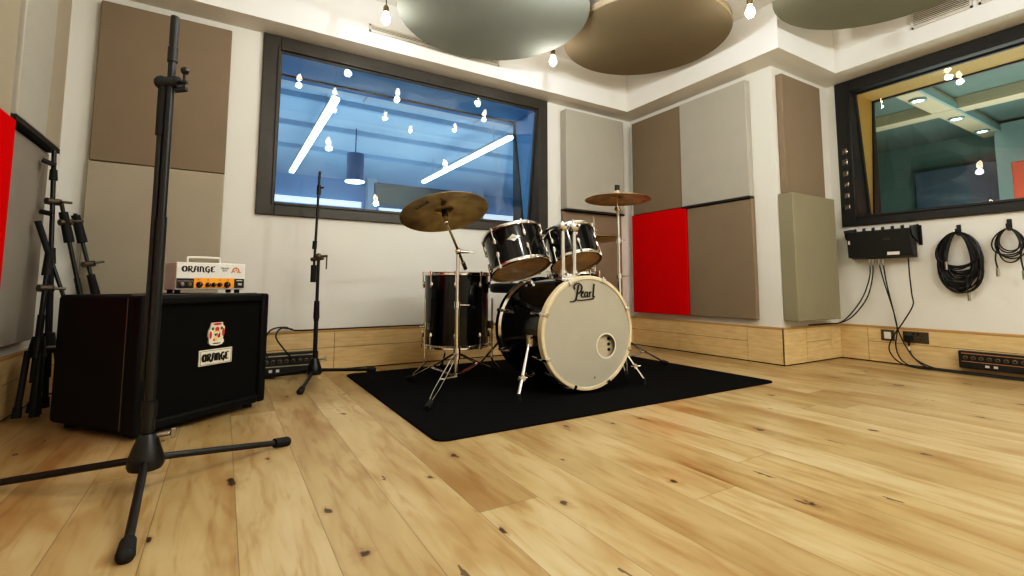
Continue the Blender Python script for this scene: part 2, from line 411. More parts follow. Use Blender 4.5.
# ------------------------------------------------------------------ windows
def window(name, horizontal, M_fr, a0, a1, z0, z1, bl, bt, bb, front, d_near, d_far, liner_col, back):
    """a = coordinate along the wall; depth measured away from the room. d_near/d_far = (depth at z bottom, depth at z top)"""
    root = D.objects.new(name, None); COL.objects.link(root); root['kind'] = 'structure'
    def P(a, dep, z): return (a, YA + dep, z) if horizontal else (XB + dep, a, z)
    root.location = P((a0 + a1) / 2, 0, z0)
    off = V(root.location)
    def Q(a, dep, z): return V(P(a, dep, z)) - off
    fr = MB()
    i0, i1, k0, k1 = a0 + bl, a1 - bl, z0 + bb, z1 - bt
    for (s0, s1, t0, t1) in ((a0, i0, z0, z1), (i1, a1, z0, z1), (i0, i1, z0, k0), (i0, i1, k1, z1)):
        fr.box2(Q(s0, front, t0), Q(s1, 0, t1))
    fr.build('window_frame', M_fr, root, bevel=.003)
    # raised inner bead
    bd = MB(); w = .018
    for (s0, s1, t0, t1) in ((i0 - w, i0, k0 - w, k1 + w), (i1, i1 + w, k0 - w, k1 + w), (i0, i1, k0 - w, k0), (i0, i1, k1, k1 + w)):
        bd.box2(Q(s0, front - .008, t0), Q(s1, front + .001, t1))
    bd.build('frame_bead', M_fr, root, bevel=.003)
    def dn(z): return d_near[0] + (d_near[1] - d_near[0]) * (z - k0) / (k1 - k0)
    def df(z): return d_far[0] + (d_far[1] - d_far[0]) * (z - k0) / (k1 - k0)
    t = .03
    def liner(nm, m, fa, fb):
        b = MB()
        for a, sg in ((i0, -1), (i1, 1)):
            pts = [Q(a, fa(k0), k0), Q(a, fb(k0), k0), Q(a, fb(k1), k1), Q(a, fa(k1), k1)]
            dv = Q(a + sg * t, 0, 0) - Q(a, 0, 0)
            b.prism(pts, dv)
        for z, sg in ((k0, -1), (k1, 1)):
            pts = [Q(i0 - t, fa(z), z), Q(i1 + t, fa(z), z), Q(i1 + t, fb(z), z), Q(i0 - t, fb(z), z)]
            b.prism(pts, V((0, 0, sg * t)))
        return b.build(nm, m, root, smooth=False)
    liner('front_reveal', M_fr, lambda z: 0.0, dn)
    liner('cavity_reveal', liner_col, dn, df)
    liner('rear_reveal', M_fr, df, lambda z: back)
    for nm, fn in (('glass_pane', dn), ('glass_pane', df)):
        MB().quad(Q(i0, fn(k0), k0), Q(i1, fn(k0), k0), Q(i1, fn(k1), k1), Q(i0, fn(k1), k1)).build(nm, M_glass, root, smooth=False)
        st = MB(); g = .012
        for a, sg in ((i0, 1), (i1, -1)):
            st.prism([Q(a, fn(k0) - .012, k0), Q(a, fn(k0) + .012, k0), Q(a, fn(k1) + .012, k1), Q(a, fn(k1) - .012, k1)], Q(a + sg * g, 0, 0) - Q(a, 0, 0))
        for z, sg in ((k0, 1), (k1, -1)):
            st.prism([Q(i0, fn(z) - .012, z), Q(i1, fn(z) - .012, z), Q(i1, fn(z) + .012, z), Q(i0, fn(z) + .012, z)], V((0, 0, sg * g)))
        st.build('glazing_bead', M_fr, root, smooth=False)
    return root
M_blueliner = mat('blue_lit_reveal', (.10, .30, .62), .7)  # white reveal; the blue light on it is put into its colour
M_yliner = mat('ochre_reveal', (.62, .43, .13), .6)
M_fr_a = M_frame
window('window_1', True, M_fr_a, .155, 2.457, 1.035, 2.252, .105, .095, .086, -.022, (.135, -.0), (.22, .39), M_blueliner, .41)
window('window_2', False, M_frameB, -.42, 1.918, 1.055, 2.252, .108, .095, .08, -.022, (.203, .072), (.275, .39), M_yliner, .42)

# ------------------------------------------------------------------ rooms beyond the glass
M_offw = mat('blue_lit_wall', (.22, .42, .66), .8, var=.04, scale=2)  # blue in these base colours stands in for the room's cool light
M_offc = mat('blue_lit_ceiling', (.40, .55, .68), .8, var=.07, scale=1.2)
M_offd = mat('deep_blue_soffit', (.03, .16, .38), .7)
M_offl = mat('pale_duct', (.46, .55, .62), .6)
M_offf = mat('office_floor', (.20, .25, .32), .8)
M_led = mat('led_tube', (1, 1, 1), .4, emit=(.82, .92, 1.0), es=9)
OX0, OX1, OY1, OZ = -2.6, 7.2, 10.6, 2.85
struct(MB().box2((OX0, YA2, -.06), (OX1, OY1, -.02)).build('floor', M_offf))
struct(MB().box2((OX0, YA2, OZ), (OX1, OY1, OZ + .08)).build('ceiling', M_offc))
struct(MB().box2((OX0, OY1, 0), (OX1, OY1 + .08, OZ)).build('wall_far', M_offw))
struct(MB().box2((OX0 - .08, YA2, 0), (OX0, OY1, OZ)).build('wall_far', M_offw))
struct(MB().box2((OX1, YA2, 0), (OX1 + .08, OY1, OZ)).build('wall_far', M_offw))
# ceiling features of the far room
tag(MB().box2((OX0, 4.05, 2.42), (OX1, 4.62, 2.84)).build('bulkhead', M_offd), 'deep blue ceiling bulkhead just beyond the wide window', 'bulkhead')
du = thing('air_duct', 'pale rectangular air duct under the blue-lit ceiling beyond the wide window', 'duct', (2, 4.85, 2.5))
MB().box2((-4.5, -.16, .02), (5.1, .16, .26)).build('duct_run', M_offl, du, bevel=.01)
for x in (-3.4, -2.1, -.8, .5, 1.8, 3.1, 4.4):
    MB().box2((x - .02, -.18, .0), (x + .02, .18, .28)).build('flange', M_offl, du)
    MB().cyl((x + .1, 0, .25), (x + .1, 0, .35), .008, n=6).build('hanger', M_steel, du)
M_seam = mat('ceiling_batten', (.30, .45, .60), .7)
for i, y in enumerate((6.0, 7.1, 8.3)):
    tag(MB().box2((-4.6, -.03, -.02), (4.8, .03, .05)).build('ceiling_batten', M_seam, loc=(2.3, y, 2.80)),
        ('%s slim blue batten crossing the ceiling beyond the wide window' % ('nearest', 'middle', 'farthest')[i]), 'batten', 'battens on the far ceiling')
def led(x, y0, y1, label):
    t = thing('led_batten', label, 'light', (x, (y0 + y1) / 2, 2.5), group='linear lights beyond the wide window')
    h = (y1 - y0) / 2
    MB().box2((-.035, -h, .02), (.035, h, .06)).build('housing', M_offl, t)
    MB().box2((-.038, -h, -.02), (.038, h, .019)).build('diffuser', M_led, t, bevel=.01)
    for y in (-h * .7, h * .7): MB().cyl((0, y, .06), (0, y, .35), .004, n=6).build('suspension_wire', M_steel, t)
led(.91, 5.05, 8.8, 'white linear light on the left, seen through the wide window')
led(3.12, 5.2, 8.4, 'white linear light on the right, seen through the wide window')
t = thing('pendant_lamp', 'dark blue cylindrical pendant lamp hanging beyond the wide window', 'lamp', (1.56, 7.0, 2.07))
M_pend = mat('pendant_shade', (.012, .07, .17), .5)
MB().lathe([(.09, .01), (.12, 0), (.12, .40), (.0, .41)], 28).build('lamp_shade', M_pend, t)
MB().lathe([(0, -.012), (.13, -.010), (.135, -.002), (.115, .002)], 28).build('glow_ring', M_led, t)
MB().cyl((0, 0, .40), (0, 0, .78), .008, n=8).build('cord', M_pend, t)
t = thing('display_screen', 'dark teal screen standing behind the wide window, left of the tilted cymbal', 'screen', (1.83, 5.2, 1.1))
M_scr = mat('teal_screen', (.02, .06, .08), .35, var=.3, scale=4)
MB().box2((-.46, -.02, .33), (.46, .03, .60)).build('bezel', M_pend, t, bevel=.005)
MB().box2((-.445, -.026, .345), (.445, -.018, .59)).build('panel', M_scr, t)
MB().cyl((0, .02, -1.1), (0, .02, .36), .03).build('post', M_pend, t)
MB().box2((-.3, -.2, -1.12), (.3, .25, -1.09)).build('foot', M_pend, t)
# lit strips on the far wall; glow added, no lamps there
M_bright = mat('lit_strip', (.85, .92, 1), .6, emit=(.75, .88, 1), es=.8)
for i, (x0, x1, z0, z1) in enumerate(((-.6, 2.5, 2.26, 2.38), (2.9, 6.6, 2.24, 2.36), (-1.6, 6.8, 1.86, 2.0))):
    tag(MB().box2(((x0 - x1) / 2, -.03, (z0 - z1) / 2), ((x1 - x0) / 2, .03, (z1 - z0) / 2)).build('glow_wall_strip', M_bright, loc=((x0 + x1) / 2, OY1 - .04, (z0 + z1) / 2)),
        ('left bright strip high on the far blue-lit wall', 'right bright strip high on the far blue-lit wall', 'long lowest bright strip on the far blue-lit wall')[i], 'light', 'bright strips on the far wall')
for i, x in enumerate((.35, 2.62, 5.2)):
    tag(MB().box2((-.09, -.09, 0), (.09, .09, OZ)).build('pillar', M_offl, loc=(x, 10.2, 0)),
        '%s pale pillar at the back of the blue-lit room' % ('leftmost', 'middle', 'rightmost')[i], 'pillar', 'pillars in the blue room')

# booth behind the right-hand window
M_bw = mat('teal_booth_wall', (.12, .23, .21), .85, var=.08, scale=2)
M_bc = mat('teal_booth_ceiling', (.12, .18, .165), .85, var=.08, scale=2)
M_bcream = mat('cream_beam', (.52, .45, .31), .7)
M_bblue = mat('blue_grey_panel', (.09, .14, .19), .9)
M_bcyan = mat('pale_teal', (.26, .38, .37), .8)
M_bred = mat('rust_red_panel', (.42, .07, .03), .85)
M_spot = mat('downlight_lens', (1, 1, 1), .4, emit=(1, .93, .8), es=14)
BX1, BY0, BY1, BZ = 8.6, -2.5, 3.3, 2.62
struct(MB().box2((XB2, BY0, -.06), (BX1, BY1, -.02)).build('floor', M_offf))
struct(MB().box2((XB2, BY0, BZ), (BX1, BY1, BZ + .08)).build('ceiling', M_bc))
struct(MB().box2((BX1, BY0, 0), (BX1 + .08, BY1, BZ)).build('wall_booth', M_bw))
struct(MB().box2((XB2, BY1, 0), (BX1, BY1 + .08, BZ)).build('wall_booth', M_bw))
struct(MB().box2((XB2, BY0 - .08, 0), (BX1, BY0, BZ)).build('wall_booth', M_bw))
t = thing('ceiling_beam', 'cream ceiling beam with spotlights running away beyond the right-hand window', 'beam', (6.8, 1.93, 2.5))
MB().box2((-1.4, -.10, 0), (1.6, .10, .115)).build('beam_body', M_bcream, t, bevel=.005)
MB().box2((-1.4, -.125, -.015), (1.6, -.10, .06)).build('edge_strip', M_bcyan, t)
for i, x in enumerate((-.74, .31, 1.16)):
    s_ = thing('spotlight', ('nearest', 'middle', 'farthest')[i] + ' round spotlight in the cream beam beyond the right-hand window', 'light', (6.8 + x, 1.93, 2.484), group='spotlights in the cream beam')
    MB().lathe([(.05, .016), (.072, .016), (.072, -.006), (.05, -.006)], 20, closed=True).build('bezel', M_bcyan, s_)
    MB().lathe([(0, .004), (.05, .006), (.05, .012)], 20).build('lens', M_spot, s_)
tag(MB().box2((-.10, -2.6, -.06), (.10, 2.6, .06)).build('ceiling_beam', M_bcream, loc=(6.82, .4, 2.556)), 'cream ceiling beam crossing the booth beyond the right-hand window', 'beam')
tag(MB().box2((-.06, -.32, 0), (.06, .32, 2.58)).build('pillar', M_bcyan, loc=(8.2, 1.55, 0)), 'pale teal pillar in the booth beyond the right-hand window', 'pillar')
tag(MB().box2((-.03, -.55, -1.57), (.03, .55, .65)).build('acoustic_panel', M_bblue, loc=(8.5, 2.25, 1.55), bevel=.01), 'blue-grey panel standing at the booth back wall', 'acoustic panel')
tag(MB().box2((-.03, -.6, -1.24), (.03, .6, .72)).build('acoustic_panel', M_bred, loc=(7.4, .98, 1.22), bevel=.01), 'rust red panel standing in the booth beyond the right-hand window', 'acoustic panel')
t = thing('microphone_stand', 'thin dark microphone stand in front of the rust red booth panel', 'microphone stand', (6.9, 1.25, -.02))
MB().cyl((0, 0, 0), (0, 0, .03), .13, .12, 24).build('base', M_black, t)
MB().cyl((0, 0, .03), (0, 0, 1.85), .011, n=10).build('pole', M_black, t)
MB().cyl((0, 0, 1.85), (-.02, .02, 1.97), .022, .026, 12).build('microphone', M_black, t)

# ------------------------------------------------------------------ acoustic panels
def panel(label, m, x0, x1, y0, y1, z0, z1, group=None, bev=.006):
    if y1 == YA: y1 -= .002
    if y1 == YD: y1 -= .002
    if x1 == XC: x1 -= .002
    if x0 == XE: x0 += .002
    c = ((x0 + x1) / 2, (y0 + y1) / 2, (z0 + z1) / 2)
    h = (abs(x1 - x0) / 2, abs(y1 - y0) / 2, abs(z1 - z0) / 2)
    o = MB().box2([-k for k in h], h).build('acoustic_panel', m, loc=c, bevel=bev)
    return tag(o, label, 'acoustic panel', group)
G = 'fabric acoustic panels on the walls'
PZ0, PZM, PZ1 = .322, 1.266, 2.20
panel('taupe fabric panel at upper left of the back wall, behind the tall stand', M_taupe, -.672, -.026, YA - .045, YA, PZM + .002, PZ1, G)
panel('light warm grey panel on the back wall behind the amplifier', M_beige, -.675, -.026, YA - .05, YA, PZ0, PZM - .002, G)
p = thing('acoustic_panel', 'pale grey panel with dark underside between wide window and corner', 'acoustic panel', (2.97, YA, PZM), group=G)
MB().box2((-.355, -.09, .004), (.355, -.002, .93)).build('fabric_face', M_grey, p, bevel=.006)
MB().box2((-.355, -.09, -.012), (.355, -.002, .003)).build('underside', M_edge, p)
panel('taupe panel low in the corner behind the ride cymbal', M_taupe, 2.615, 3.325, YA - .045, YA, PZ0, PZM - .014, G)
panel('taupe panel above the red panel', M_taupe, XC - .05, XC, 2.803, 3.40, PZM + .004, PZ1, G)
p = thing('acoustic_panel', 'thick pale grey panel with dark underside on the projecting wall', 'acoustic panel', (XC, 2.467, PZM), group=G)
MB().box2((-.062, -.303, .004), (-.002, .334, .932)).build('fabric_face', M_grey, p, bevel=.006)
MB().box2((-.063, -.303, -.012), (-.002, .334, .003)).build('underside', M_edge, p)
panel('bright red panel low on the projecting wall by the drums', M_red, XC - .06, XC, 2.765, 3.41, PZ0, PZM, G)
panel('taupe panel low on the wall, right of the red panel', M_taupe, XC - .046, XC, 2.160, 2.762, PZ0, PZM - .014, G)
panel('taupe panel left of the right-hand window, above the thick grey one', M_taupe, 3.555, 4.11, YD - .05, YD, PZM + .002, PZ1 - .01, G)
panel('thick grey green panel standing out from the wall beside the cable cluster', M_sage, 3.515, 4.115, YD - .11, YD, PZ0 + .002, PZM - .006, G)
# left wall
panel('red panel on the left wall at the edge of the photo', M_red, XE, -.720, 1.93, 2.55, PZ0, 1.216, G)
panel('dim grey panel on the left wall below the dark panel underside', M_warmgrey, XE, -.755, 2.553, 3.115, PZ0, 1.212, G)
p = thing('acoustic_panel', 'pale grey panel on the left wall with a dark underside', 'acoustic panel', (XE, 2.725, 1.235), group=G)
MB().box2((.002, -.18, .006), (.08, .18, .965)).build('fabric_face', M_grey, p, bevel=.005)
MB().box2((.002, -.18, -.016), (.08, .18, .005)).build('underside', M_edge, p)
p = thing('acoustic_panel', 'narrow beige panel on the left wall nearest the corner', 'acoustic panel', (XE, 3.015, 1.235), group=G)
MB().box2((.002, -.108, .006), (.079, .105, .965)).build('fabric_face', M_beige, p, bevel=.005)
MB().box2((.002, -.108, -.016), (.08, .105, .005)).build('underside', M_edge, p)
panel('tan panel above the red one on the left wall', M_beige, XE, -.735, 2.33, 2.543, 1.22, 2.20, G)
panel('pale grey sliver of panel at the far left edge of the photo', M_grey, XE, -.73, 1.68, 2.325, 1.22, 2.20, G)

# ------------------------------------------------------------------ ceiling discs
def disc(label, m, c, R):
    t = thing('ceiling_disc', label, 'acoustic disc', c, group='round acoustic discs under the ceiling')
    MB().lathe([(0, 0), (R - .006, 0), (R, .006), (R, .040), (R - .006, .046), (0, .046)], 96).build('disc_body', m, t)
    for k in range(3):
        a = k * 2 * PI / 3 + .5
        MB().cyl((R * .6 * math.cos(a), R * .6 * math.sin(a), .045), (R * .6 * math.cos(a), R * .6 * math.sin(a), ZC - c[2]), .003, n=6).build('hanging_wire', M_steel, t)
disc('large grey disc under the ceiling in front of the wide window', M_disc1, (1.444, 2.627, 2.34), .622)
disc('brown disc under the ceiling above the drum kit corner', M_disc2, (2.608, 2.412, 2.40), .598)
disc('sage grey disc under the ceiling at the right, beside the air vent', M_disc3, (3.274, 1.116, 2.40), .622)

# ------------------------------------------------------------------ pendant bulbs
def pendant(c, label=None):
    t = thing('pendant_bulb', label, 'light bulb', c, group='bare bulbs on cords under the ceiling')
    MB().lathe([(0, -.062), (.012, -.060), (.022, -.050), (.028, -.034), (.026, -.016), (.016, .004), (.013, .016), (.013, .02)], 20).build('bulb', M_bulb, t)
    MB().lathe([(0, .019), (.017, .019), (.018, .05), (.011, .062), (0, .064)], 16).build('socket', M_socket, t)
    MB().cyl((0, 0, .06), (0, 0, ZC - c[2]), .003, n=6).build('cord', M_black, t)
    return t
bulb_spots = [((.811, 2.913, 2.3), 'bare bulb hanging left of the large grey disc'),
              ((2.066, 2.829, 2.3), 'bare bulb glowing between the grey and brown discs'),
              ((2.726, 1.659, 2.3), 'bare bulb glowing between the brown and sage discs')]
hid = 'bare bulb overhead, out of view, reflected in the glass and adding light'
for c in ((.60, 1.40, 2.3), (1.07, .80, 2.3), (1.38, -.96, 2.3), (2.16, -.86, 2.3), (3.1, -2.4, 2.28), (1.54, 1.88, 2.3), (3.3, -.6, 2.3)):  # last bulb follows no reflection; added to light the room
    bulb_spots.append((c, hid))
for i, (c, lab) in enumerate(bulb_spots):
    if i == 0: b0 = pendant(c, lab)
    else: dup(b0, c, lab)
    ld = D.lights.new('bulb_light', 'POINT'); ld.energy = {3: 9, 4: 19, 8: 33}.get(i, 36) if i > 2 else 3.2; ld.color = (.98, 1, .965); ld.shadow_soft_size = .03
    lo = D.objects.new('bulb_light', ld); COL.objects.link(lo); lo.location = (c[0], c[1], c[2] - .10)

# ------------------------------------------------------------------ air vents
def vent(label, loc, rz, w, h, n):
    t = thing('air_vent', label, 'air vent', loc, (0, 0, rz), 'air vents in the soffit')
    MB().box2((-w / 2, -.003, -h / 2), (w / 2, 0, h / 2)).build('backing', M_slot, t)
    b = MB(); e = .012
    for a in ((-w / 2, -w / 2 + e, -h / 2, h / 2), (w / 2 - e, w / 2, -h / 2, h / 2), (-w / 2, w / 2, -h / 2, -h / 2 + e), (-w / 2, w / 2, h / 2 - e, h / 2)):
        b.box2((a[0], -.010, a[2]), (a[1], 0, a[3]))
    b.build('vent_frame', M_vent, t)
    s_ = MB()
    for k in range(n):
        z = -h / 2 + e + (h - 2 * e) * (k + .5) / n
        s_.box((0, -.006, z), (w - 2 * e, .011, (h - 2 * e) / n * .45), Matrix.Rotation(.5, 3, 'X'))
    tag(s_.build('slat', M_vent, t), None, None)
vent('slatted white air vent in the soffit above the right-hand window', (XB - .25, 1.14, 2.445), -PI / 2, .32, .14, 9)
vent('slatted white air vent at the right edge, above the right-hand window', (XB - .25, .79, 2.445), -PI / 2, .32, .14, 9)
vent('long slim vent in the soffit above the wide window', (1.32, YA - .2, 2.385), 0, 1.05, .055, 3)

# ------------------------------------------------------------------ carpet
b = MB(); x0, x1, y0, y1 = .70, 2.872, 1.69, 3.235; pts = []
for cx, cy, a0 in ((x1 - .05, y1 - .05, 0), (x0 + .05, y1 - .05, 90), (x0 + .05, y0 + .05, 180), (x1 - .05, y0 + .05, 270)):
    for k in range(7):
        a = math.radians(a0 + 15 * k); pts.append((cx + .05 * math.cos(a) - 1.786, cy + .05 * math.sin(a) - 2.465, .0005))
b.prism(pts, (0, 0, .0065))
tag(b.build('drum_rug', M_carpet, loc=(1.786, 2.465, 0)), 'black rectangular rug with rounded corners under the drum kit', 'rug')
CZ = .007

# ------------------------------------------------------------------ drums
def annulus(mb, R, r_in, z0, z1, n=64, lip=0):
    mb.lathe([(R, z0), (R, z1), (r_in, z1), (r_in, z0)], n, closed=True); return mb
def lug_mesh(mb, R, z, M=None, L_=.045):
    pass
def drum(name, label, cat, R, L, nl, M_, head_b='clear', rotz=0, group=None, badge=None, lugs2=True):
    """axis along local z from the bottom rim (0) to the top rim (L); R = hoop outer radius"""
    t = D.objects.new(name, None); COL.objects.link(t); tag(t, label, cat, group); t.matrix_world = M_
    Rs = R - .012
    MB().lathe([(Rs - .008, .018), (Rs, .02), (Rs, L - .02), (Rs - .008, L - .018)], 64).build('shell', M_lacq, t)
    for nm, z0, z1, s_ in (('top_hoop', L - .018, L + .004, 1), ('bottom_hoop', -.004, .018, -1)):
        b = MB(); b.lathe([(R - .003, z0), (R, z0 + .003), (R - .002, (z0 + z1) / 2), (R, z1 - .003), (R - .004, z1), (R - .010, z1), (R - .010, z0)], 64, closed=True)
        b.build(nm, M_chrome, t)
    MB().lathe([(0, L - .006), (R - .016, L - .006), (R - .011, L - .010)], 64).build('batter_head', M_head, t)
    MB().lathe([(0, .006), (R - .016, .006), (R - .011, .010)], 64).build('resonant_head', M_clear if head_b == 'clear' else M_head, t)
    zs = (L - .075, .075) if L > .2 else (L / 2,)
    b = MB(); lugs = []
    if L > .2:
        for z, s_ in ((zs[0], 1), (zs[1], -1)):
            b = MB(); b.sphere((Rs + .006, 0, z), .011, 10, (1, 1, 2.0))
            b.cyl((Rs + .012, 0, z), (Rs + .012, 0, (L + .002) if s_ > 0 else -.002), .0035, n=6)
            b.cyl((Rs + .012, 0, (L - .012) if s_ > 0 else .012), (Rs + .012, 0, (L + .008) if s_ > 0 else -.008), .007, n=8)
            lugs.append(b.build('lug', M_chrome, t))
    else:
        b.cyl((Rs + .012, 0, -.006), (Rs + .012, 0, L + .008), .0035, n=6)
        b.cyl((Rs + .008, 0, .03), (Rs + .008, 0, L - .03), .009, n=10)
        for z in (.0, L): b.cyl((Rs + .012, 0, z - .008), (Rs + .012, 0, z + .008), .007, n=8)
        lugs.append(b.build('lug', M_chrome, t))
    for k in range(nl):
        a = rotz + 2 * PI * k / nl
        for l0 in lugs:
            if k == 0: l0.rotation_euler = (0, 0, a)
            else: inst(l0, t, (0, 0, 0), (0, 0, a))
    if badge is not None:
        a = badge; q = Matrix.Rotation(a, 4, 'Z')
        bb = MB(); w, h = .042, .023
        pts = [(-w, 0), (-w * .45, h * .38), (0, h), (w * .45, h * .38), (w, 0), (w * .45, -h * .38), (0, -h), (-w * .45, -h * .38)]
        bb.prism([(Rs + .0005 - (x * x) / (2 * Rs), x, z + L * .60) for x, z in pts], (.003, 0, 0))
        o = bb.build('badge', M_steel, t, smooth=False); o.rotation_euler = (0, 0, a); o['label'] = 'silver diamond badge'
        text_obj('badge_lettering', 'Pearl', .014, M_ink, o, (Rs + .0036, 0, L * .60), (PI / 2, 0, PI / 2), shear=.3)
    return t
def axisM(c, az, e, spin=0):
    n = V((math.sin(e) * math.sin(az), math.sin(e) * math.cos(az), math.cos(e)))
    q = V((0, 0, 1)).rotation_difference(n)
    return Matrix.Translation(c) @ q.to_matrix().to_4x4() @ Matrix.Rotation(spin, 4, 'Z')

T1C, T1A, T1E = (1.495, 2.378, .668), math.radians(-9.5), math.radians(22.7)
T2C, T2A, T2E = (1.83, 2.28, .713), math.radians(4), math.radians(24)
drum('rack_tom', 'larger black rack tom on the left, with a silver diamond badge', 'tom drum', .183, .235, 6, axisM(T1C, T1A, T1E), rotz=.35, group='rack toms over the bass drum', badge=math.radians(-122))
drum('rack_tom', 'smaller black rack tom on the right, behind the chrome posts', 'tom drum', .160, .207, 6, axisM(T2C, T2A, T2E), rotz=.1, group='rack toms over the bass drum')

FT = (1.30, 2.85)
ft = drum('floor_tom', 'black floor tom standing on three bent chrome legs', 'floor tom', .217, .462, 8, Matrix.Translation((*FT, .194)), rotz=.32)
for a, foot in ((190, 183), (338, 350), (85, 85)):
    ca, sa = math.cos(math.radians(a)), math.sin(math.radians(a)); cb, sb = math.cos(math.radians(foot)), math.sin(math.radians(foot))
    R1 = .232; pts = [(R1 * ca, R1 * sa, .30), (R1 * ca, R1 * sa, -.03), (R1 * ca, R1 * sa, -.09), ((R1 + .05) * cb, (R1 + .05) * sb, -.15), ((R1 + .06) * cb, (R1 + .06) * sb, -.172)]
    lg = MB().tube(smooth_path(pts, 5), .006, 8).build('leg', M_chrome, ft)
    MB().cyl(((R1 + .057) * cb, (R1 + .057) * sb, -.160), ((R1 + .063) * cb, (R1 + .063) * sb, -.1865), .012, .014, 12).build('rubber_foot', M_rubber, lg)
    MB().box((0, 0, 0), (.034, .03, .05), M=Matrix.Translation((.222 * ca, .222 * sa, .13)) @ Matrix.Rotation(math.radians(a), 4, 'Z')).cyl((.24 * ca, .24 * sa, .13), (.27 * ca, .27 * sa, .13), .006, n=8).build('leg_bracket', M_chrome, ft, bevel=.006)

# bass drum : local -Y is the front
bd = thing('bass_drum', 'large black bass drum with white front head on the rug', 'bass drum', (1.70, 2.01, 0), (0, 0, math.radians(-2.2)))
BZc = .326; BR = .306; BD = .52
RX = Matrix.Translation((0, 0, BZc)) @ Matrix.Rotation(PI / 2, 4, 'X')     # local z -> -y
def bl(prof, closed=False, n=96): return MB().lathe(prof, n, RX, closed)
bl([(.284, -.03), (.289, -.032), (.289, -BD + .03), (.284, -BD + .028)]).build('shell', M_lacq, bd)
bl([(BR - .003, -.042), (BR, -.038), (BR, -.004), (BR - .004, 0), (BR - .018, 0), (BR - .020, -.004), (BR - .020, -.040)], True).build('front_hoop', M_maple, bd)
bl([(BR - .003, -BD), (BR, -BD + .004), (BR, -BD + .036), (BR - .003, -BD + .040), (BR - .018, -BD + .038), (BR - .018, -BD)], True).build('rear_hoop', M_lacq, bd)
bl([(BR - .0005, -BD + .040), (.292, -BD + .050), (.289, -BD + .046), (BR - .004, -BD + .036)], True).build('rear_rim', M_chrome, bd)
# front head with a real port hole
HX, HZ, HR = .121, -.078, .066
b = MB(); n = 96
outer = [b.bm.verts.new((.287 * math.cos(2 * PI * k / n), -.010 - .0, BZc + .287 * math.sin(2 * PI * k / n))) for k in range(n)]
inner = [b.bm.verts.new((HX + HR * math.cos(2 * PI * k / n), -.006, BZc + HZ + HR * math.sin(2 * PI * k / n))) for k in range(n)]
for k in range(n): b.bm.faces.new((outer[k], outer[(k + 1) % n], inner[(k + 1) % n], inner[k]))
for v in b.bm.verts: v.co.y += .016
hd = b.build('front_head', M_head, bd)
b = MB().lathe([(HR + .004, 0), (HR + .004, .003), (HR - .004, .003), (HR - .004, 0)], 48, Matrix.Translation((HX, .011, BZc + HZ)) @ Matrix.Rotation(PI / 2, 4, 'X'), True)
b.build('port_ring', M_cream, hd)
bl([(0, -BD + .02), (.286, -BD + .02)]).build('batter_head', M_head, bd)
MB().box2((-.20, .035, BZc - .24), (.24, .20, BZc + .03)).build('damping_pillow', M_felt, bd, bevel=.05, seg=4)
pat = MB()
for k in range(3): pat.cyl((HX + .038, .031, BZc + HZ + .035 - .03 * k), (HX + .038, .06, BZc + HZ + .035 - .03 * k), .009, n=12)
pat.build('pillow_vent', M_ink, bd)
# script lettering on the head
def stroke(mb, pts, wd, y=-.002, k=5):
    P = smooth_path([(x, 0, z) for x, z in pts], k)
    prev = None
    for i, p in enumerate(P):
        t_ = (P[min(i + 1, len(P) - 1)] - P[max(i - 1, 0)]).normalized()
        # calligraphic weight : heavier on down strokes
        w = wd * (.45 + .75 * abs(t_.z))
        nrm = V((-t_.z, 0, t_.x)) * w
        a = mb.bm.verts.new(p + nrm + V((0, y, 0))); c = mb.bm.verts.new(p - nrm + V((0, y, 0)))
        if prev: mb.bm.faces.new((prev[0], a, c, prev[1]))
        prev = (a, c)
lt = MB()
stroke(lt, [(-.062, .030), (-.066, .046), (-.050, .058), (-.032, .056), (-.018, .044), (-.022, .026), (-.036, .014), (-.046, .010)], .0044)   # bowl of P
stroke(lt, [(-.038, .052), (-.044, .028), (-.050, .002), (-.058, -.018), (-.074, -.026), (-.094, -.026)], .0050)                             # stem and tail
stroke(lt, [(-.022, .008), (-.012, .014), (-.010, .020), (-.017, .021), (-.022, .010), (-.018, -.004), (-.008, -.005), (.002, .002)], .0040)     # e
stroke(lt, [(.016, .015), (.007, .019), (.000, .008), (.004, -.005), (.012, -.003), (.016, .006)], .0033); stroke(lt, [(.0175, .020), (.0175, .004), (.020, -.005), (.025, -.003)], .0034) # a
stroke(lt, [(.030, .020), (.031, .006), (.030, -.006)], .0036); stroke(lt, [(.031, .007), (.037, .018), (.044, .017)], .0034)                    # r
stroke(lt, [(.063, .056), (.060, .050), (.056, .022), (.053, .000), (.057, -.006), (.065, -.002)], .0046)                                        # l
stroke(lt, [(-.052, -.018), (-.02, -.020), (.02, -.017), (.060, -.013)], .0058)                                                               # underline
o = lt.build('script_lettering', M_ink, hd, smooth=False, loc=(-.027, .005, BZc + .196))
o.scale = (1.06, 1, 1.15); o['label'] = 'black underlined script lettering'
text_obj('maker_mark', 'P', .018, M_ink, hd, (.035, .004, BZc - .243), (PI / 2, 0, 0))
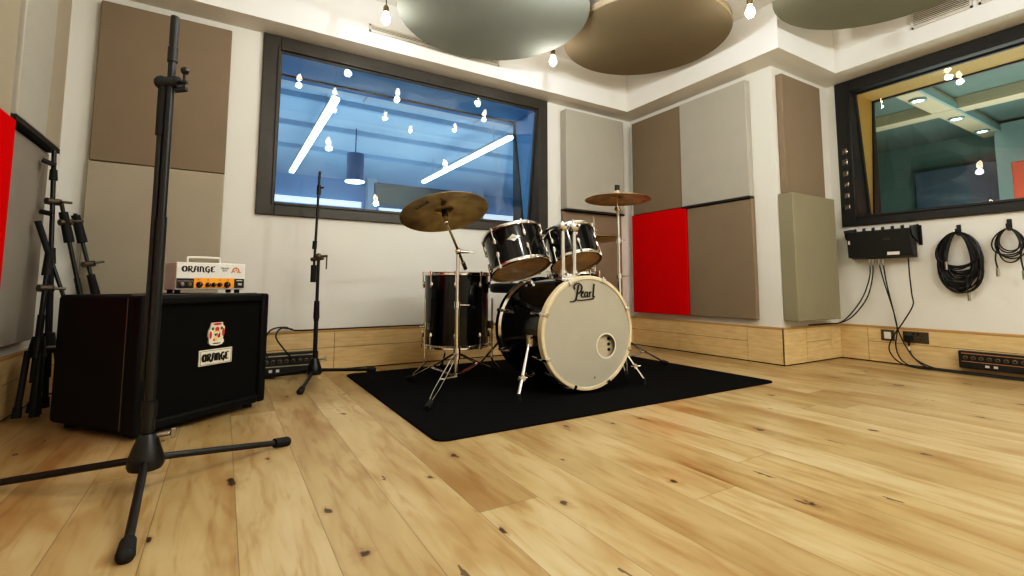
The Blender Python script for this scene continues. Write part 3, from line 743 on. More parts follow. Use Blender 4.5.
# claws + lugs
cl = MB().box((BR - .004, .020, 0), (.016, .052, .020)).box((BR - .012, -.004, 0), (.020, .008, .018)).cyl((BR + .006, .035, 0), (BR + .006, .10, 0), .004, n=8)
claw0 = cl.build('claw_hook', M_chrome, bd, bevel=.003)
lg = MB().cyl((.300, .085, 0), (.300, .135, 0), .010, n=12).cyl((.285, .11, 0), (.300, .11, 0), .009, n=10)
lug0 = lg.build('lug', M_chrome, bd)
lug1 = MB().cyl((.300, BD - .135, 0), (.300, BD - .085, 0), .010, n=12).cyl((.285, BD - .11, 0), (.300, BD - .11, 0), .009, n=10).build('lug', M_chrome, bd)
rc = MB().box((BR - .004, BD - .020, 0), (.016, .052, .020)).cyl((BR + .006, BD - .035, 0), (BR + .006, BD - .10, 0), .004, n=8)
rclaw0 = rc.build('claw_hook', M_chrome, bd, bevel=.003)
for k in range(8):
    a = math.radians(-70 + 45 * k)
    for o in (claw0, lug0, lug1, rclaw0):
        if k == 0: o.location = (0, 0, BZc); o.rotation_euler = (0, a, 0)
        else: inst(o, bd, (0, 0, BZc), (0, a, 0))
for sx in (-1, 1):
    top = V((sx * .292, .14, .275)); ft_ = V((sx * .42, .035, .03))
    sp = MB().cyl(top, ft_, .011, .009, 12).cyl(top + V((0, 0, .025)), top - V((0, 0, .02)), .018, n=12).build('spur', M_chrome, bd)
    MB().box(top - V((sx * .012, 0, -.01)), (.03, .06, .06)).cyl(top + V((sx * .0, -.03, .03)), top + V((sx * .03, -.05, .03)), .006, n=8).build('spur_bracket', M_chrome, bd, bevel=.008)
    mid = top.lerp(ft_, .68)
    MB().cyl(mid + V((0, -.012, 0)), mid + V((0, .012, 0)), .016, n=12).cyl(mid, mid + V((sx * .035, -.01, 0)), .005, n=8).cyl(mid, mid - V((sx * .03, 0, 0)), .005, n=8).build('spur_clamp', M_chrome, sp)
    MB().cyl(ft_ + V((0, 0, .012)), ft_ - V((0, .0, .0225)), .013, .015, 12).build('rubber_tip', M_rubber, sp)
# tom mount
iR = bd.matrix_basis.inverted()
def BL(p): return iR @ V(p)
MB().box(BL((1.618, 2.09, .612)), (.125, .07, .022)).box(BL((1.618, 2.09, .628)), (.10, .05, .03)).build('mount_plate', M_chrome, bd, bevel=.008)
def post(xp, tomc, toma, tome, tomR, ang):
    p0, p1 = BL((xp, 2.08, .62)), BL((xp, 2.08, .90))
    ps = MB().cyl(p0, p1, .0125, n=16).build('tom_post', M_chrome, bd)
    MB().cyl(p0 + V((0, 0, .005)), p0 + V((0, 0, .04)), .021, n=14).cyl(p0 + V((0, -.015, .02)), p0 + V((0, -.045, .02)), .007, n=8).build('post_clamp', M_chrome, ps)
    MB().sphere(p1, .030, 14).cyl(p1 + V((0, -.02, .005)), p1 + V((.0, -.05, .008)), .008, n=8).build('ball_joint', M_chrome, ps)
    Mt = axisM(tomc, toma, tome)
    e = BL(Mt @ V(((tomR + .008) * math.cos(ang), (tomR + .008) * math.sin(ang), .15)))
    MB().tube(smooth_path([p1, p1.lerp(e, .5) + V((0, 0, .015)), e], 5), .0085, 10).build('tom_arm', M_chrome, ps)
    MB().sphere(e, .019, 12).build('tom_bracket', M_chrome, ps)
post(1.578, T1C, T1A, T1E, .183, math.radians(-62))
post(1.656, T2C, T2A, T2E, .160, math.radians(-125))

# cymbals
def cymbal(name, label, cat, R, M_, group=None, flip=False):
    pr = []; bell = R * .22; h = R * .10
    for i in range(7):
        a = PI / 2 * i / 6; pr.append((max(bell * math.sin(a), .0075), h + R * .075 * math.cos(a)))
    for i in range(1, 13):
        t_ = i / 12; pr.append((bell + (R - bell) * t_, h * (1 - t_ ** 1.5)))
    top = pr; bot = [(rr, z - .0016) for rr, z in pr[::-1]]
    b = MB().lathe(top + bot, 72, None, True)
    ob = b.build(name, M_cym)
    ob.matrix_world = M_; tag(ob, label, cat, group)
    return ob
CR = (1.03, 2.43, .975)
CRM = axisM(CR, math.radians(-5.2), .342)
crash = cymbal('crash_cymbal', 'large bronze cymbal tilted up at the left of the kit', 'cymbal', .245, CRM)
mk = MB()   # faint hand-script mark printed on the underside
stroke(mk, [(-.045, .018), (-.040, -.012), (-.032, .010), (-.026, -.010)], .003, 0); stroke(mk, [(-.020, -.008), (-.012, .004), (-.010, -.008), (-.002, .002)], .0026, 0)
stroke(mk, [(.004, .014), (.006, -.010), (.014, -.002), (.022, .006), (.024, -.010), (.034, -.006)], .0026, 0); stroke(mk, [(.040, .018), (.042, -.010), (.050, -.004)], .003, 0)
mo = mk.build('printed_mark', M_ink, crash, smooth=False)
mo.matrix_local = Matrix.Rotation(math.radians(203), 4, 'Z') @ Matrix.Translation((.165, 0, .0045)) @ Matrix.Rotation(math.radians(5), 4, 'Y') @ Matrix.Rotation(math.radians(90), 4, 'Z') @ Matrix.Rotation(math.radians(90), 4, 'X') @ Matrix.Diagonal((-1.0, 1, 1, 1))
RD = (2.305, 2.415, 1.168)
ride = cymbal('ride_cymbal', 'flat bronze cymbal on the tall stand at the right of the kit', 'cymbal', .222, axisM(RD, math.radians(60), .03))
HH = (2.39, 2.76)
cymbal('hi_hat_cymbal', 'lower hi-hat cymbal half hidden behind the smaller rack tom', 'cymbal', .195, Matrix.Translation((*HH, .92)) @ Matrix.Rotation(PI, 4, 'X'), 'pair of hi-hat cymbals')
cymbal('hi_hat_cymbal', 'upper hi-hat cymbal half hidden behind the smaller rack tom', 'cymbal', .195, Matrix.Translation((*HH, .935)), 'pair of hi-hat cymbals')

def cym_stand(name, label, base, zcol, zb, feet, ztop, boom=None, topc=None, tilt=None, pole_r=.0105):
    bx, by = base
    t = thing(name, label, 'cymbal stand', (bx, by, CZ))
    MB().cyl((0, 0, zb), (0, 0, ztop * .62), pole_r + .002, n=14).cyl((0, 0, ztop * .6), (0, 0, ztop), pole_r - .001, n=14).build('pole', M_chrome, t)
    MB().cyl((0, 0, zcol - .03), (0, 0, zcol + .03), pole_r + .011, n=14).build('leg_collar', M_chrome, t)
    MB().cyl((0, 0, zb + .0), (0, 0, zb + .035), pole_r + .010, n=14).build('base_collar', M_chrome, t)
    MB().cyl((0, 0, ztop * .6 - .02), (0, 0, ztop * .6 + .02), pole_r + .008, n=14).cyl((0, 0, ztop * .6), (.045, -.03, ztop * .6), .0055, n=8).box((.05, -.034, ztop * .6), (.02, .02, .006)).build('height_clamp', M_chrome, t, bevel=.002)
    for (fx, fy) in feet:
        d = V((fx - bx, fy - by, 0)); side = V((-d.y, d.x, 0)).normalized() * .009
        h = V((0, 0, zcol)); e = d + V((0, 0, .022)); b = MB()
        for s_ in (-1, 1):
            b.tube([h + side * s_ * .9 + d.normalized() * .018, h.lerp(e, .45) + side * s_ * 1.5, h.lerp(e, .75) + side * s_ * 1.5, e + side * s_ * .5], .0042, 8)
        lg = b.build('leg', M_chrome, t)
        m = h.lerp(e, .55)
        b = MB()
        for s_ in (-1, 1): b.tube([V((0, 0, zb + .018)) + side * s_, m + side * s_], .0035, 8)
        b.cyl(m - side * 1.8, m + side * 1.8, .006, n=8)
        b.build('brace', M_chrome, lg)
        dn = d.normalized()
        MB().cyl(e - dn * .03 + V((0, 0, .010)), e + dn * .028 - V((0, 0, .008)), .012, .0135, 12).build('rubber_foot', M_rubber, lg)
    return t
t = cym_stand('cymbal_stand', 'chrome boom stand holding the tilted cymbal in front of the floor tom', (1.14, 2.49), .19, .045, [(.835, 2.125), (1.545, 2.80), (.985, 2.80)], .765)
base = V((1.14, 2.49, CZ))
n_ = (CRM.to_3x3() @ V((0, 0, 1)))
bell = V(CR) + n_ * .028
tiltp = V(CR) - n_ * .055
clampp = V((1.14, 2.485, .772))
dirb = (tiltp - clampp).normalized(); low = clampp - dirb * .13
bm_ = MB().cyl(low - base, tiltp - base, .0075, n=12).build('boom_arm', M_chrome, t)
MB().cyl(low - base, low - base + dirb * .05, .012, n=12).build('counterweight', M_chrome, bm_)
MB().cyl(clampp - base - V((.012, 0, 0)), clampp - base + V((.055, -.02, -.004)), .014, .008, 12).sphere(clampp - base, .02, 12).box(clampp - base + V((.07, -.025, -.004)), (.035, .008, .016)).build('boom_clamp', M_chrome, t, bevel=.002)
MB().sphere(tiltp - base, .015, 12).cyl(tiltp - base, bell - base + n_ * .04, .004, n=8).cyl(tiltp - base + n_ * .01, tiltp - base + n_ * .035, .011, n=12).build('tilter', M_chrome, t)
MB().cyl(V(CR) - base - n_ * .018, V(CR) - base + n_ * .020, .017, n=14).build('felt_washer', M_rubber, t)
MB().cyl(bell - base + n_ * .016, bell - base + n_ * .045, .010, n=10).box(bell - base + n_ * .05, (.034, .012, .014)).build('wing_nut', M_black, t, bevel=.003)
t = cym_stand('cymbal_stand', 'straight chrome stand holding the flat cymbal at the right of the kit', (2.325, 2.43), .22, .06, [(2.745, 2.425), (2.17, 2.80), (2.19, 2.24)], 1.06)
base = V((2.325, 2.43, CZ))
MB().cyl((0, 0, 1.05), V(RD) - base - V((0, 0, .045)), .009, n=12).build('top_tube', M_chrome, t)
MB().sphere((0 - .004, 0, 1.095), .022, 12).cyl((-.03, -.01, 1.10), (.03, .0, 1.08), .012, n=12).build('tilter', M_chrome, t)
MB().cyl(V(RD) - base + V((0, 0, -.06)), V(RD) - base + V((0, 0, .10)), .004, n=8).build('threaded_rod', M_chrome, t)
MB().cyl(V(RD) - base + V((0, 0, .042)), V(RD) - base + V((0, 0, .064)), .018, n=14).build('felt_washer', M_felt, t)
MB().box(V(RD) - base + V((0, 0, .085)), (.036, .016, .04)).cyl(V(RD) - base + V((0, 0, .058)), V(RD) - base + V((0, 0, .09)), .012, n=10).build('wing_nut', M_black, t, bevel=.004)
MB().cyl((0, 0, .86), (0, 0, .90), .018, n=12).cyl((0, 0, .88), (.04, -.02, .885), .005, n=8).build('upper_clamp', M_chrome, t)
# hi-hat stand
t = thing('hi_hat_stand', 'chrome hi-hat stand with thin rod, behind the smaller rack tom', 'hi-hat stand', (*HH, CZ))
MB().cyl((0, 0, .05), (0, 0, .85), .012, n=14).build('pole', M_chrome, t)
MB().cyl((0, 0, .87), (0, 0, 1.10), .0035, n=8).build('rod', M_chrome, t)
MB().cyl((0, 0, .84), (0, 0, .872), .022, .03, 14).build('cymbal_seat', M_black, t)
MB().cyl((0, 0, .972), (0, 0, 1.01), .012, n=12).cyl((0, 0, .99), (.03, -.02, .99), .005, n=8).build('clutch', M_chrome, t)
for k in range(3):
    a = k * 2 * PI / 3 + .4; e = V((.27 * math.cos(a), .27 * math.sin(a), .02))
    lg = MB().tube([(0, 0, .25), e], .006, 8).build('leg', M_chrome, t)
    MB().cyl(e + V((0, 0, .01)), e - V((0, 0, .018)), .012, n=12).build('rubber_foot', M_rubber, lg)
MB().box((-.05, -.13, .05), (.08, .24, .012), Matrix.Rotation(-.2, 3, 'X')).build('footboard', M_chrome, t, bevel=.004)
# snare drum and stand
SN = (2.13, 2.69)
drum('snare_drum', 'snare drum with chrome hoops, mostly hidden behind the bass drum', 'snare drum', .185, .125, 8, Matrix.Translation((*SN, .548)), 'white')
t = thing('snare_stand', 'low chrome basket stand under the snare drum', 'snare stand', (*SN, CZ))
MB().cyl((0, 0, .06), (0, 0, .45), .011, n=12).build('pole', M_chrome, t)
for k in range(3):
    a = k * 2 * PI / 3 + .9; c_, s_ = math.cos(a), math.sin(a)
    lg = MB().tube([(0, 0, .22), (.24 * c_, .24 * s_, .018)], .006, 8).build('leg', M_chrome, t)
    MB().cyl((.24 * c_, .24 * s_, .03), (.24 * c_, .24 * s_, 0), .012, n=12).build('rubber_foot', M_rubber, lg)
    MB().tube([(0, 0, .44), (.19 * c_, .19 * s_, .515), (.20 * c_, .20 * s_, .53)], .006, 8).build('basket_arm', M_chrome, t)
# throne
TH = (1.73, 2.84)
t = thing('drum_throne', 'round black padded drum stool behind the bass drum', 'drum stool', (*TH, CZ))
MB().lathe([(0, .520), (.15, .520), (.166, .530), (.168, .56), (.16, .580), (.13, .587), (0, .588)], 40).build('seat', M_blacksat, t)
MB().cyl((0, 0, .08), (0, 0, .53), .014, n=14).build('post', M_chrome, t)
for k in range(3):
    a = k * 2 * PI / 3 + .2; c_, s_ = math.cos(a), math.sin(a)
    lg = MB().tube([(0, 0, .30), (.26 * c_, .26 * s_, .02)], .008, 8).build('leg', M_chrome, t)
    MB().cyl((.26 * c_, .26 * s_, .035), (.26 * c_, .26 * s_, 0), .014, n=12).build('rubber_foot', M_rubber, lg)

# ------------------------------------------------------------------ amplifier cabinet + head
CA = .679
cab = thing('speaker_cabinet', 'black bass speaker cabinet on the floor, under the small white amplifier', 'speaker cabinet', (-.26, 2.268, 0), (0, 0, CA))
W_, DP, H0, H1 = .590, .515, .022, .537
b = MB()
rim = .040
for (x0, x1, z0, z1) in ((0, rim, H0, H1), (W_ - rim, W_, H0, H1), (rim, W_ - rim, H0, H0 + rim), (rim, W_ - rim, H1 - rim, H1)):
    b.box2((x0, 0, z0), (x1, .06, z1))
b.build('front_rim', M_tolex, cab, bevel=.012, seg=3)
MB().box2((0, .055, H0), (W_, DP, H1)).build('cabinet_body', M_tolex, cab, bevel=.018, seg=3)
MB().box2((rim - .005, .018, H0 + rim - .005), (W_ - rim + .005, .056, H1 - rim + .005)).build('speaker_grille', M_grille, cab)
pp = MB()
for z in (H0 + .004,): pass
pp.tube([(-.0015, .075, H0 + .01), (-.0015, .075, H1 - .01)], .002, 6).tube([(.01, .075, H1 + .001), (W_ - .01, .075, H1 + .001)], .002, 6)
pp.build('piping', M_gun, cab)
for x in (.05, W_ - .05):
    for y in (.06, DP - .06): MB().cyl((x, y, 0), (x, y, H0 + .005), .022, .020, 16).build('rubber_foot', M_rubber, cab)
bx = MB()
bg = thing('badge', None, None); 
bpl = MB().box2((.249, .010, .233), (.405, .018, .300)).build('badge', M_cream, cab, bevel=.002); D.objects.remove(bg)
bpl['label'] = 'cream rectangular badge with bold black lettering'
bl_ = MB()
for (x0, x1, z0, z1) in ((.254, .400, .237, .2385), (.254, .400, .2945, .296), (.254, .2555, .237, .296), (.3985, .400, .237, .296)): bl_.box2((x0, .0092, z0), (x1, .0102, z1))
bl_.build('badge_border', M_ink, bpl, smooth=False)
def orange_text(parent, cx, y, cz, w, h):
    # chunky swelling lettering, drawn glyph by glyph
    g = {'O': (0, 1.0), 'R': (1, .95), 'A': (2, .95), 'N': (3, .95), 'G': (4, .95), 'E': (5, .85)}
    mb = MB(); step = w / 6.0; lw = h * .135
    def st(pts, wt=1.0):
        P = smooth_path([(x, 0, z) for x, z in pts], 4); prev = None
        for i, p in enumerate(P):
            t_ = (P[min(i + 1, len(P) - 1)] - P[max(i - 1, 0)]); t_ = t_.normalized() if t_.length > 1e-9 else V((1, 0, 0))
            ww = lw * wt * (.42 + .62 * abs(t_.z)); nr = V((-t_.z, 0, t_.x)) * ww
            a = mb.bm.verts.new(p + nr); c = mb.bm.verts.new(p - nr)
            if prev: mb.bm.faces.new((prev[0], a, c, prev[1]))
            prev = (a, c)
    def X(i, fx, fz): return (cx - w / 2 + step * (i + fx), cz + h * (fz - .5))
    st([X(0, .48 + .36 * math.cos(a), .5 + .40 * math.sin(a)) for a in [k * PI / 6 for k in range(13)]], 1.25)
    st([X(1, .18, .05), X(1, .2, .5), X(1, .18, .95)]); st([X(1, .1, .9), X(1, .5, .95), X(1, .72, .75), X(1, .5, .5), X(1, .25, .48)], .9); st([X(1, .42, .5), X(1, .62, .2), X(1, .92, -.02), X(1, 1.1, .1)])
    st([X(2, .12, .02), X(2, .22, .5), X(2, .3, .92), X(2, .6, .98)]); st([X(2, .78, .95), X(2, .76, .5), X(2, .8, .02)]); st([X(2, .1, .42), X(2, .45, .5), X(2, .85, .42)], .8)
    st([X(3, .2, .95), X(3, .2, .5), X(3, .2, .02)]); st([X(3, .12, .92), X(3, .45, .9), X(3, .68, .7), X(3, .7, .3), X(3, .82, .02), X(3, 1.0, .06)])
    st([X(4, .78, .85), X(4, .5, .95), X(4, .2, .7), X(4, .18, .35), X(4, .45, .06), X(4, .75, .2), X(4, .74, .48), X(4, .5, .46)])
    st([X(4, .74, .3), X(4, .72, .0), X(4, .55, -.15)], .8)
    st([X(5, .25, .95), X(5, .22, .5), X(5, .25, .05)], 1.1); st([X(5, .2, .92), X(5, .5, .9), X(5, .82, .98)], .9); st([X(5, .25, .5), X(5, .6, .5)], .8); st([X(5, .2, .08), X(5, .5, .06), X(5, .85, .12)], .9)
    o = mb.build('lettering', M_ink, parent, smooth=False, loc=(0, y, 0)); o['label'] = 'bold black capital lettering'
    return o
orange_text(bpl, .326, .0092, .2665, .128, .034)
# crest
cr = MB()
cpts = [(-.026, .048), (.026, .048), (.028, .036), (.037, .028), (.036, -.002), (.030, -.020), (.036, -.036), (.026, -.048), (0, -.052), (-.026, -.048), (-.036, -.038), (-.034, -.022), (-.040, -.008), (-.038, .014), (-.030, .028), (-.028, .038)]
CXx, CZz = .325, .366
cr.prism([(CXx + x, .010, CZz + z) for x, z in cpts], (0, .008, 0))
crest = cr.build('crest_badge', M_cream, cab, smooth=False); crest['label'] = 'cream crest with red, green and yellow emblem'
def blob(nm, m, cs, y):
    q = MB()
    for (x, z, rx, rz) in cs:
        q.prism([(CXx + x + rx * math.cos(2 * PI * k / 14), y, CZz + z + rz * math.sin(2 * PI * k / 14)) for k in range(14)], (0, .001, 0))
    q.build(nm, m, crest, smooth=False)
blob('emblem_red', M_rededge, [(0, .041, .021, .005), (-.030, -.004, .006, .016), (.030, .004, .006, .018), (0, .018, .010, .011), (.008, -.012, .008, .007), (-.012, -.026, .005, .006)], .0092)
blob('emblem_green', M_green, [(-.021, .022, .006, .007), (.021, .022, .006, .007), (-.006, -.006, .005, .004)], .0091)
blob('emblem_yellow', M_yellow, [(-.002, -.022, .009, .011), (0, .008, .005, .005), (-.012, .010, .005, .006), (.013, .008, .004, .006)], .0090)
blob('emblem_ink', M_ink, [(0, -.042, .020, .0025), (-.004, -.002, .010, .0022), (.012, -.004, .003, .006)], .0089)

AZ = .5385
AS = .296 / .362
amp = thing('amplifier_head', 'small white amplifier with orange control strip on the black cabinet', 'amplifier', (-.186, 2.645, AZ), (0, 0, math.radians(20)))
AW, AD, A0, A1 = .362, .165, .018, .158
MB().box2((0, 0, A0), (AW, AD, A1)).build('case', M_white, amp, bevel=.005)
MB().box2((.004, -.0022, A0 + .008), (.088, 0, A0 + .058)).build('black_panel', M_ink, amp)
MB().box2((.088, -.0022, A0 + .008), (.300, 0, A0 + .060)).build('orange_panel', M_orange, amp)
MB().box2((.300, -.0022, A0 + .008), (.356, 0, A0 + .058)).build('black_panel', M_ink, amp)
for x, R_ in ((.116, .014), (.160, .0105), (.190, .0105), (.221, .0105), (.262, .0145)):
    k = MB().cyl((x, -.002, A0 + .026), (x, -.006, A0 + .026), R_ * 1.15, n=20).cyl((x, -.006, A0 + .026), (x, -.020, A0 + .026), R_, R_ * .82, 20).build('knob', M_ink, amp)
    MB().box((x, -.0205, A0 + .026 + R_ * .45), (.0016, .001, R_ * .7)).build('pointer', M_cream, k)
for x, m in ((.030, M_steel), (.066, M_socket)):
    MB().lathe([(.0035, 0), (.011, 0), (.011, .006), (.007, .010), (.0035, .010)], 18, Matrix.Translation((x, -.002, A0 + .028)) @ Matrix.Rotation(PI / 2, 4, 'X'), True).build('input_jack', m, amp)
MB().box2((.008, -.003, A0 + .044), (.084, -.002, A0 + .0452)).build('panel_line', M_cream, amp)
MB().box2((.318, -.008, A0 + .020), (.342, -.002, A0 + .034)).build('power_switch', M_steel, amp, bevel=.002)
MB().box2((.312, -.003, A0 + .046), (.345, -.002, A0 + .050)).build('panel_line', M_cream, amp)
ic = MB()
for x in (.110, .160, .222, .265): ic.prism([(x + .006 * math.cos(2 * PI * k / 6), -.0024, A0 + .051 + .004 * math.sin(2 * PI * k / 6)) for k in range(6)], (0, -.0004, 0))
ic.build('control_symbol', mat('deep_orange', (.62, .16, .01), .5), amp, smooth=False)
orange_text(amp, .112, -.0012, A1 - .034, .172, .030)
text_obj('small_lettering', 'TERROR\nBASS', .012, M_ink, amp, (.246, -.0008, A1 - .034), (PI / 2, 0, 0), extrude=.0003)
em = MB()
for k in range(9):
    a = k * PI / 8 * 1.1 - .2; em.box((.307 + .017 * math.cos(a), -.001, A1 - .041 + .017 * math.sin(a)), (.007, .001, .007))
for x, z in ((-.008, -.004), (.010, -.006), (.002, .004), (-.022, -.008), (.024, -.008)): em.box((.307 + x, -.001, A1 - .040 + z), (.006, .001, .008))
em.build('emblem', mat('emblem_orange', (.60, .22, .06), .5), amp, smooth=False)
MB().tube(smooth_path([(.085, .09, A1), (.085, .09, A1 + .022), (.10, .09, A1 + .030), (.24, .09, A1 + .030), (.255, .09, A1 + .022), (.255, .09, A1)], 4), .0055, 8).build('handle', M_white, amp)
for x in (.022, AW - .03):
    for y in (.03, AD - .03): MB().cyl((x, y, 0), (x, y, A0 + .002), .014, n=14).build('rubber_foot', M_rubber, amp)

amp.scale = (AS, 1, .318 / .362 * 1.04)

# ------------------------------------------------------------------ microphone stands
def tripod(label, hub, feet, hz, zpole, boom=None, r=.0105, group=None, name='microphone_stand'):
    t = thing(name, label, 'microphone stand', (*hub, 0), group=group)
    hs = hz
    hb = MB().lathe([(.0, hz - .042), (.040, hz - .042), (.045, hz - .030), (.041, hz - .005), (.027, hz + .04), (.020, hz + .055), (.0, hz + .055)], 20).build('leg_hub', M_black, t)
    MB().cyl((.02, .0, hz + .045), (.055, -.01, hz + .05), .007, n=10).box((.062, -.012, hz + .05), (.012, .010, .028)).build('clamp_screw', M_steel, hb, bevel=.002)
    for fx, fy in feet:
        d = V((fx - hub[0], fy - hub[1], 0)); dn = d.normalized()
        e = d + V((0, 0, .014)); s0 = dn * .035 + V((0, 0, hz - .020))
        lg = MB().cyl(s0, e, r * .95, n=14).build('leg', M_black, t)
        ax = (e - s0).normalized()
        MB().cyl(e - ax * .035, e + ax * .012, .0155, .018, 14).sphere(e + ax * .012, .0175, 12).build('rubber_foot', M_rubber, lg)
    return t
hub = (-.166, 1.747)
t = tripod('tall black microphone stand in the left foreground with splayed legs', hub, [(-.150, 1.335), (.212, 1.948), (-.575, 1.970)], .100, 1.40)
MB().cyl((0, 0, .12), (0, 0, .78), .0135, n=18).cyl((0, 0, .20), (0, 0, .245), .019, .019, 16).cyl((0, 0, .16), (0, 0, .20), .0165, n=16).build('lower_tube', M_black, t)
MB().cyl((0, 0, .76), (0, 0, 1.405), .0105, n=16).build('upper_tube', M_black, t)
MB().cyl((0, 0, 1.26), (0, 0, 1.305), .0135, n=14).cyl((0, 0, 1.315), (0, 0, 1.405), .0118, n=14).build('top_sleeve', M_blacksat, t)
side = V((math.cos(-yaw), math.sin(-yaw), 0)); tow = V((-math.sin(yaw), -math.cos(yaw), 0))
MB().cyl(side * -.030, side * .024, .018, n=16).sphere(side * -.028, .021, 14).cyl(side * .02, side * .05, .006, n=8).build('boom_clamp', M_black, t, loc=(0, 0, 1.195))
MB().box(side * .040 + V((0, 0, 1.205)), (.008, .008, .05)).sphere(side * .040 + V((0, 0, 1.232)), .012, 10).cyl(side * .015 + V((0, 0, 1.170)), side * .050 + V((0, 0, 1.174)), .008, n=10).build('clamp_lever', M_black, t, bevel=.002)
bo = -.0215
MB().cyl(side * bo + V((0, 0, .30)), side * (bo - .001) + V((0, 0, 1.19)), .0085, n=14).build('boom_arm', M_black, t)
MB().cyl(side * bo + V((0, 0, 1.03)), side * bo + V((0, 0, 1.185)), .0135, n=14).build('boom_grip', M_rubber, t)

hub = (.498, 3.150)
t = tripod('black microphone stand in front of the back wall, left of the rug', hub, [(.380, 2.815), (.880, 3.272), (.268, 3.355)], .080, 1.3)
MB().cyl((0, 0, .12), (0, 0, .44), .0125, n=14).cyl((0, 0, .40), (0, 0, .76), .0095, n=14).build('pole', M_black, t)
MB().cyl((0, 0, .375), (0, 0, .48), .018, .015, 14).cyl((0, 0, .36), (0, 0, .385), .015, n=14).build('height_grip', M_rubber, t)
MB().sphere((0, 0, .755), .02, 12).cyl(side * -.045 + V((0, 0, .735)), side * .03 + V((0, 0, .745)), .012, n=12).cyl(side * .02 + V((0, 0, .755)), side * .055 + V((0, 0, .757)), .007, n=8).cyl(side * .05 + V((0, 0, .675)), side * .052 + V((0, 0, .76)), .0045, n=8).build('boom_clamp', M_gun, t)
bo = -.028
MB().cyl(side * bo + V((0, 0, .60)), side * (bo + .016) + V((0, 0, 1.29)), .0075, n=12).build('boom_arm', M_black, t)
MB().cyl(side * bo + V((0, 0, .595)), side * bo + V((0, 0, .70)), .016, n=14).build('boom_grip', M_rubber, t)
MB().cyl(side * bo + V((0, 0, .80)), side * (bo + .002) + V((0, 0, .85)), .013, n=12).build('boom_sleeve', M_rubber, t)
MB().cyl(side * (bo + .014) + V((0, 0, 1.14)), side * (bo + .015) + V((0, 0, 1.20)), .013, n=12).cyl(side * (bo + .014) + V((0, 0, 1.185)), side * (bo + .045) + V((0, 0, 1.188)), .006, n=8).build('tip_clamp', M_black, t)

# folded stands leaning in the left corner
def folded(label, base, top, spread, legs=True, leg_len=.42, knob=.62, grips=(), group='folded stands leaning in the corner', lower=.013, clamp=True):
    p0 = V(base); p1 = V(top); ax = (p1 - p0).normalized(); Ln = (p1 - p0).length
    t = thing('microphone_stand', label, 'microphone stand', base, group=group)
    a = ax.orthogonal().normalized(); b_ = ax.cross(a)
    MB().cyl(ax * (.16 if legs else .0), ax * (Ln * .62), lower, n=12).cyl(ax * Ln * .6, ax * Ln, lower * .72, n=12).build('pole', M_black, t)
    if legs:
        zh = leg_len + .03
        hb = MB().cyl(ax * (zh - .04), ax * (zh + .05), .034, .022, 14).build('leg_hub', M_black, t)
        MB().cyl(ax * zh + a * .03, ax * zh + a * .075, .007, n=8).build('clamp_screw', M_steel, hb)
        for k in range(3):
            an = k * 2 * PI / 3 + spread[1]; dv = a * math.cos(an) + b_ * math.sin(an)
            s0 = ax * (zh - .01) + dv * .028; e = ax * .02 + dv * spread[0]
            e.z = max(e.z, .018 - 0 * p0.z)
            lg = MB().cyl(s0, e, .0115, n=12).build('leg', M_black, t)
            MB().cyl(e + (s0 - e).normalized() * .045, e, .015, .017, 12).build('rubber_foot', M_rubber, lg)
    for (f0, f1, rr) in grips:
        MB().cyl(ax * Ln * f0, ax * Ln * f1, rr, rr * .85, 14).build('grip', M_rubber, t)
    if clamp:
        c = ax * Ln * knob
        MB().cyl(c - a * .025, c + a * .03, .016, n=12).cyl(c, c + b_ * .03, .012, n=12).cyl(c + a * .02 - b_ * .02, c + a * .06 - b_ * .03, .006, n=8).build('clamp', M_gun, t)
    return t
folded('folded black stand with legs closed, nearest in the left corner', (-.680, 2.835, 0), (-.672, 2.890, .72), (.038, .4), leg_len=.275, knob=.78, grips=((.86, 1.0, .018),))
t = folded('tallest black stand in the left corner, reaching under the dark panel underside', (-.655, 2.97, 0), (-.712, 3.0, 1.205), (.060, 1.1), leg_len=.28, knob=.80, grips=((.56, .62, .018), (.885, .925, .016)))
MB().cyl((-.03, -.02, .90), (-.075, -.02, .91), .011, n=10).build('side_knob', M_black, t)
MB().cyl((-.04, .0, 1.13), (-.085, -.01, 1.15), .011, n=10).build('side_knob', M_black, t)
folded('black boom arm with a long grip, leaning beside the tallest stand', (-.50, 3.19, 0), (-.708, 3.16, .985), (.05, .2), legs=True, leg_len=.26, knob=.9, grips=((.80, .95, .021),), lower=.012)
folded('slim black stand leaning on the back wall panel, farthest in the corner', (-.445, 3.335, 0), (-.695, 3.365, .955), (.05, .9), leg_len=.25, knob=.72, grips=((.84, .99, .022), (.55, .66, .02)), lower=.012)
t = thing('boom_arm', 'loose black boom arm propped diagonally behind the folded stands', 'boom arm', (-.46, 2.93, 0), group='folded stands leaning in the corner')
MB().cyl((0, 0, .02), (-.268, .0, .86), .008, n=12).build('tube', M_black, t)
MB().cyl((-.215, 0, .69), (-.269, 0, .863), .012, n=12).build('grip', M_rubber, t)
MB().cyl((0, 0, .002), (-.009, 0, .03), .011, n=12).build('end_cap', M_rubber, t)

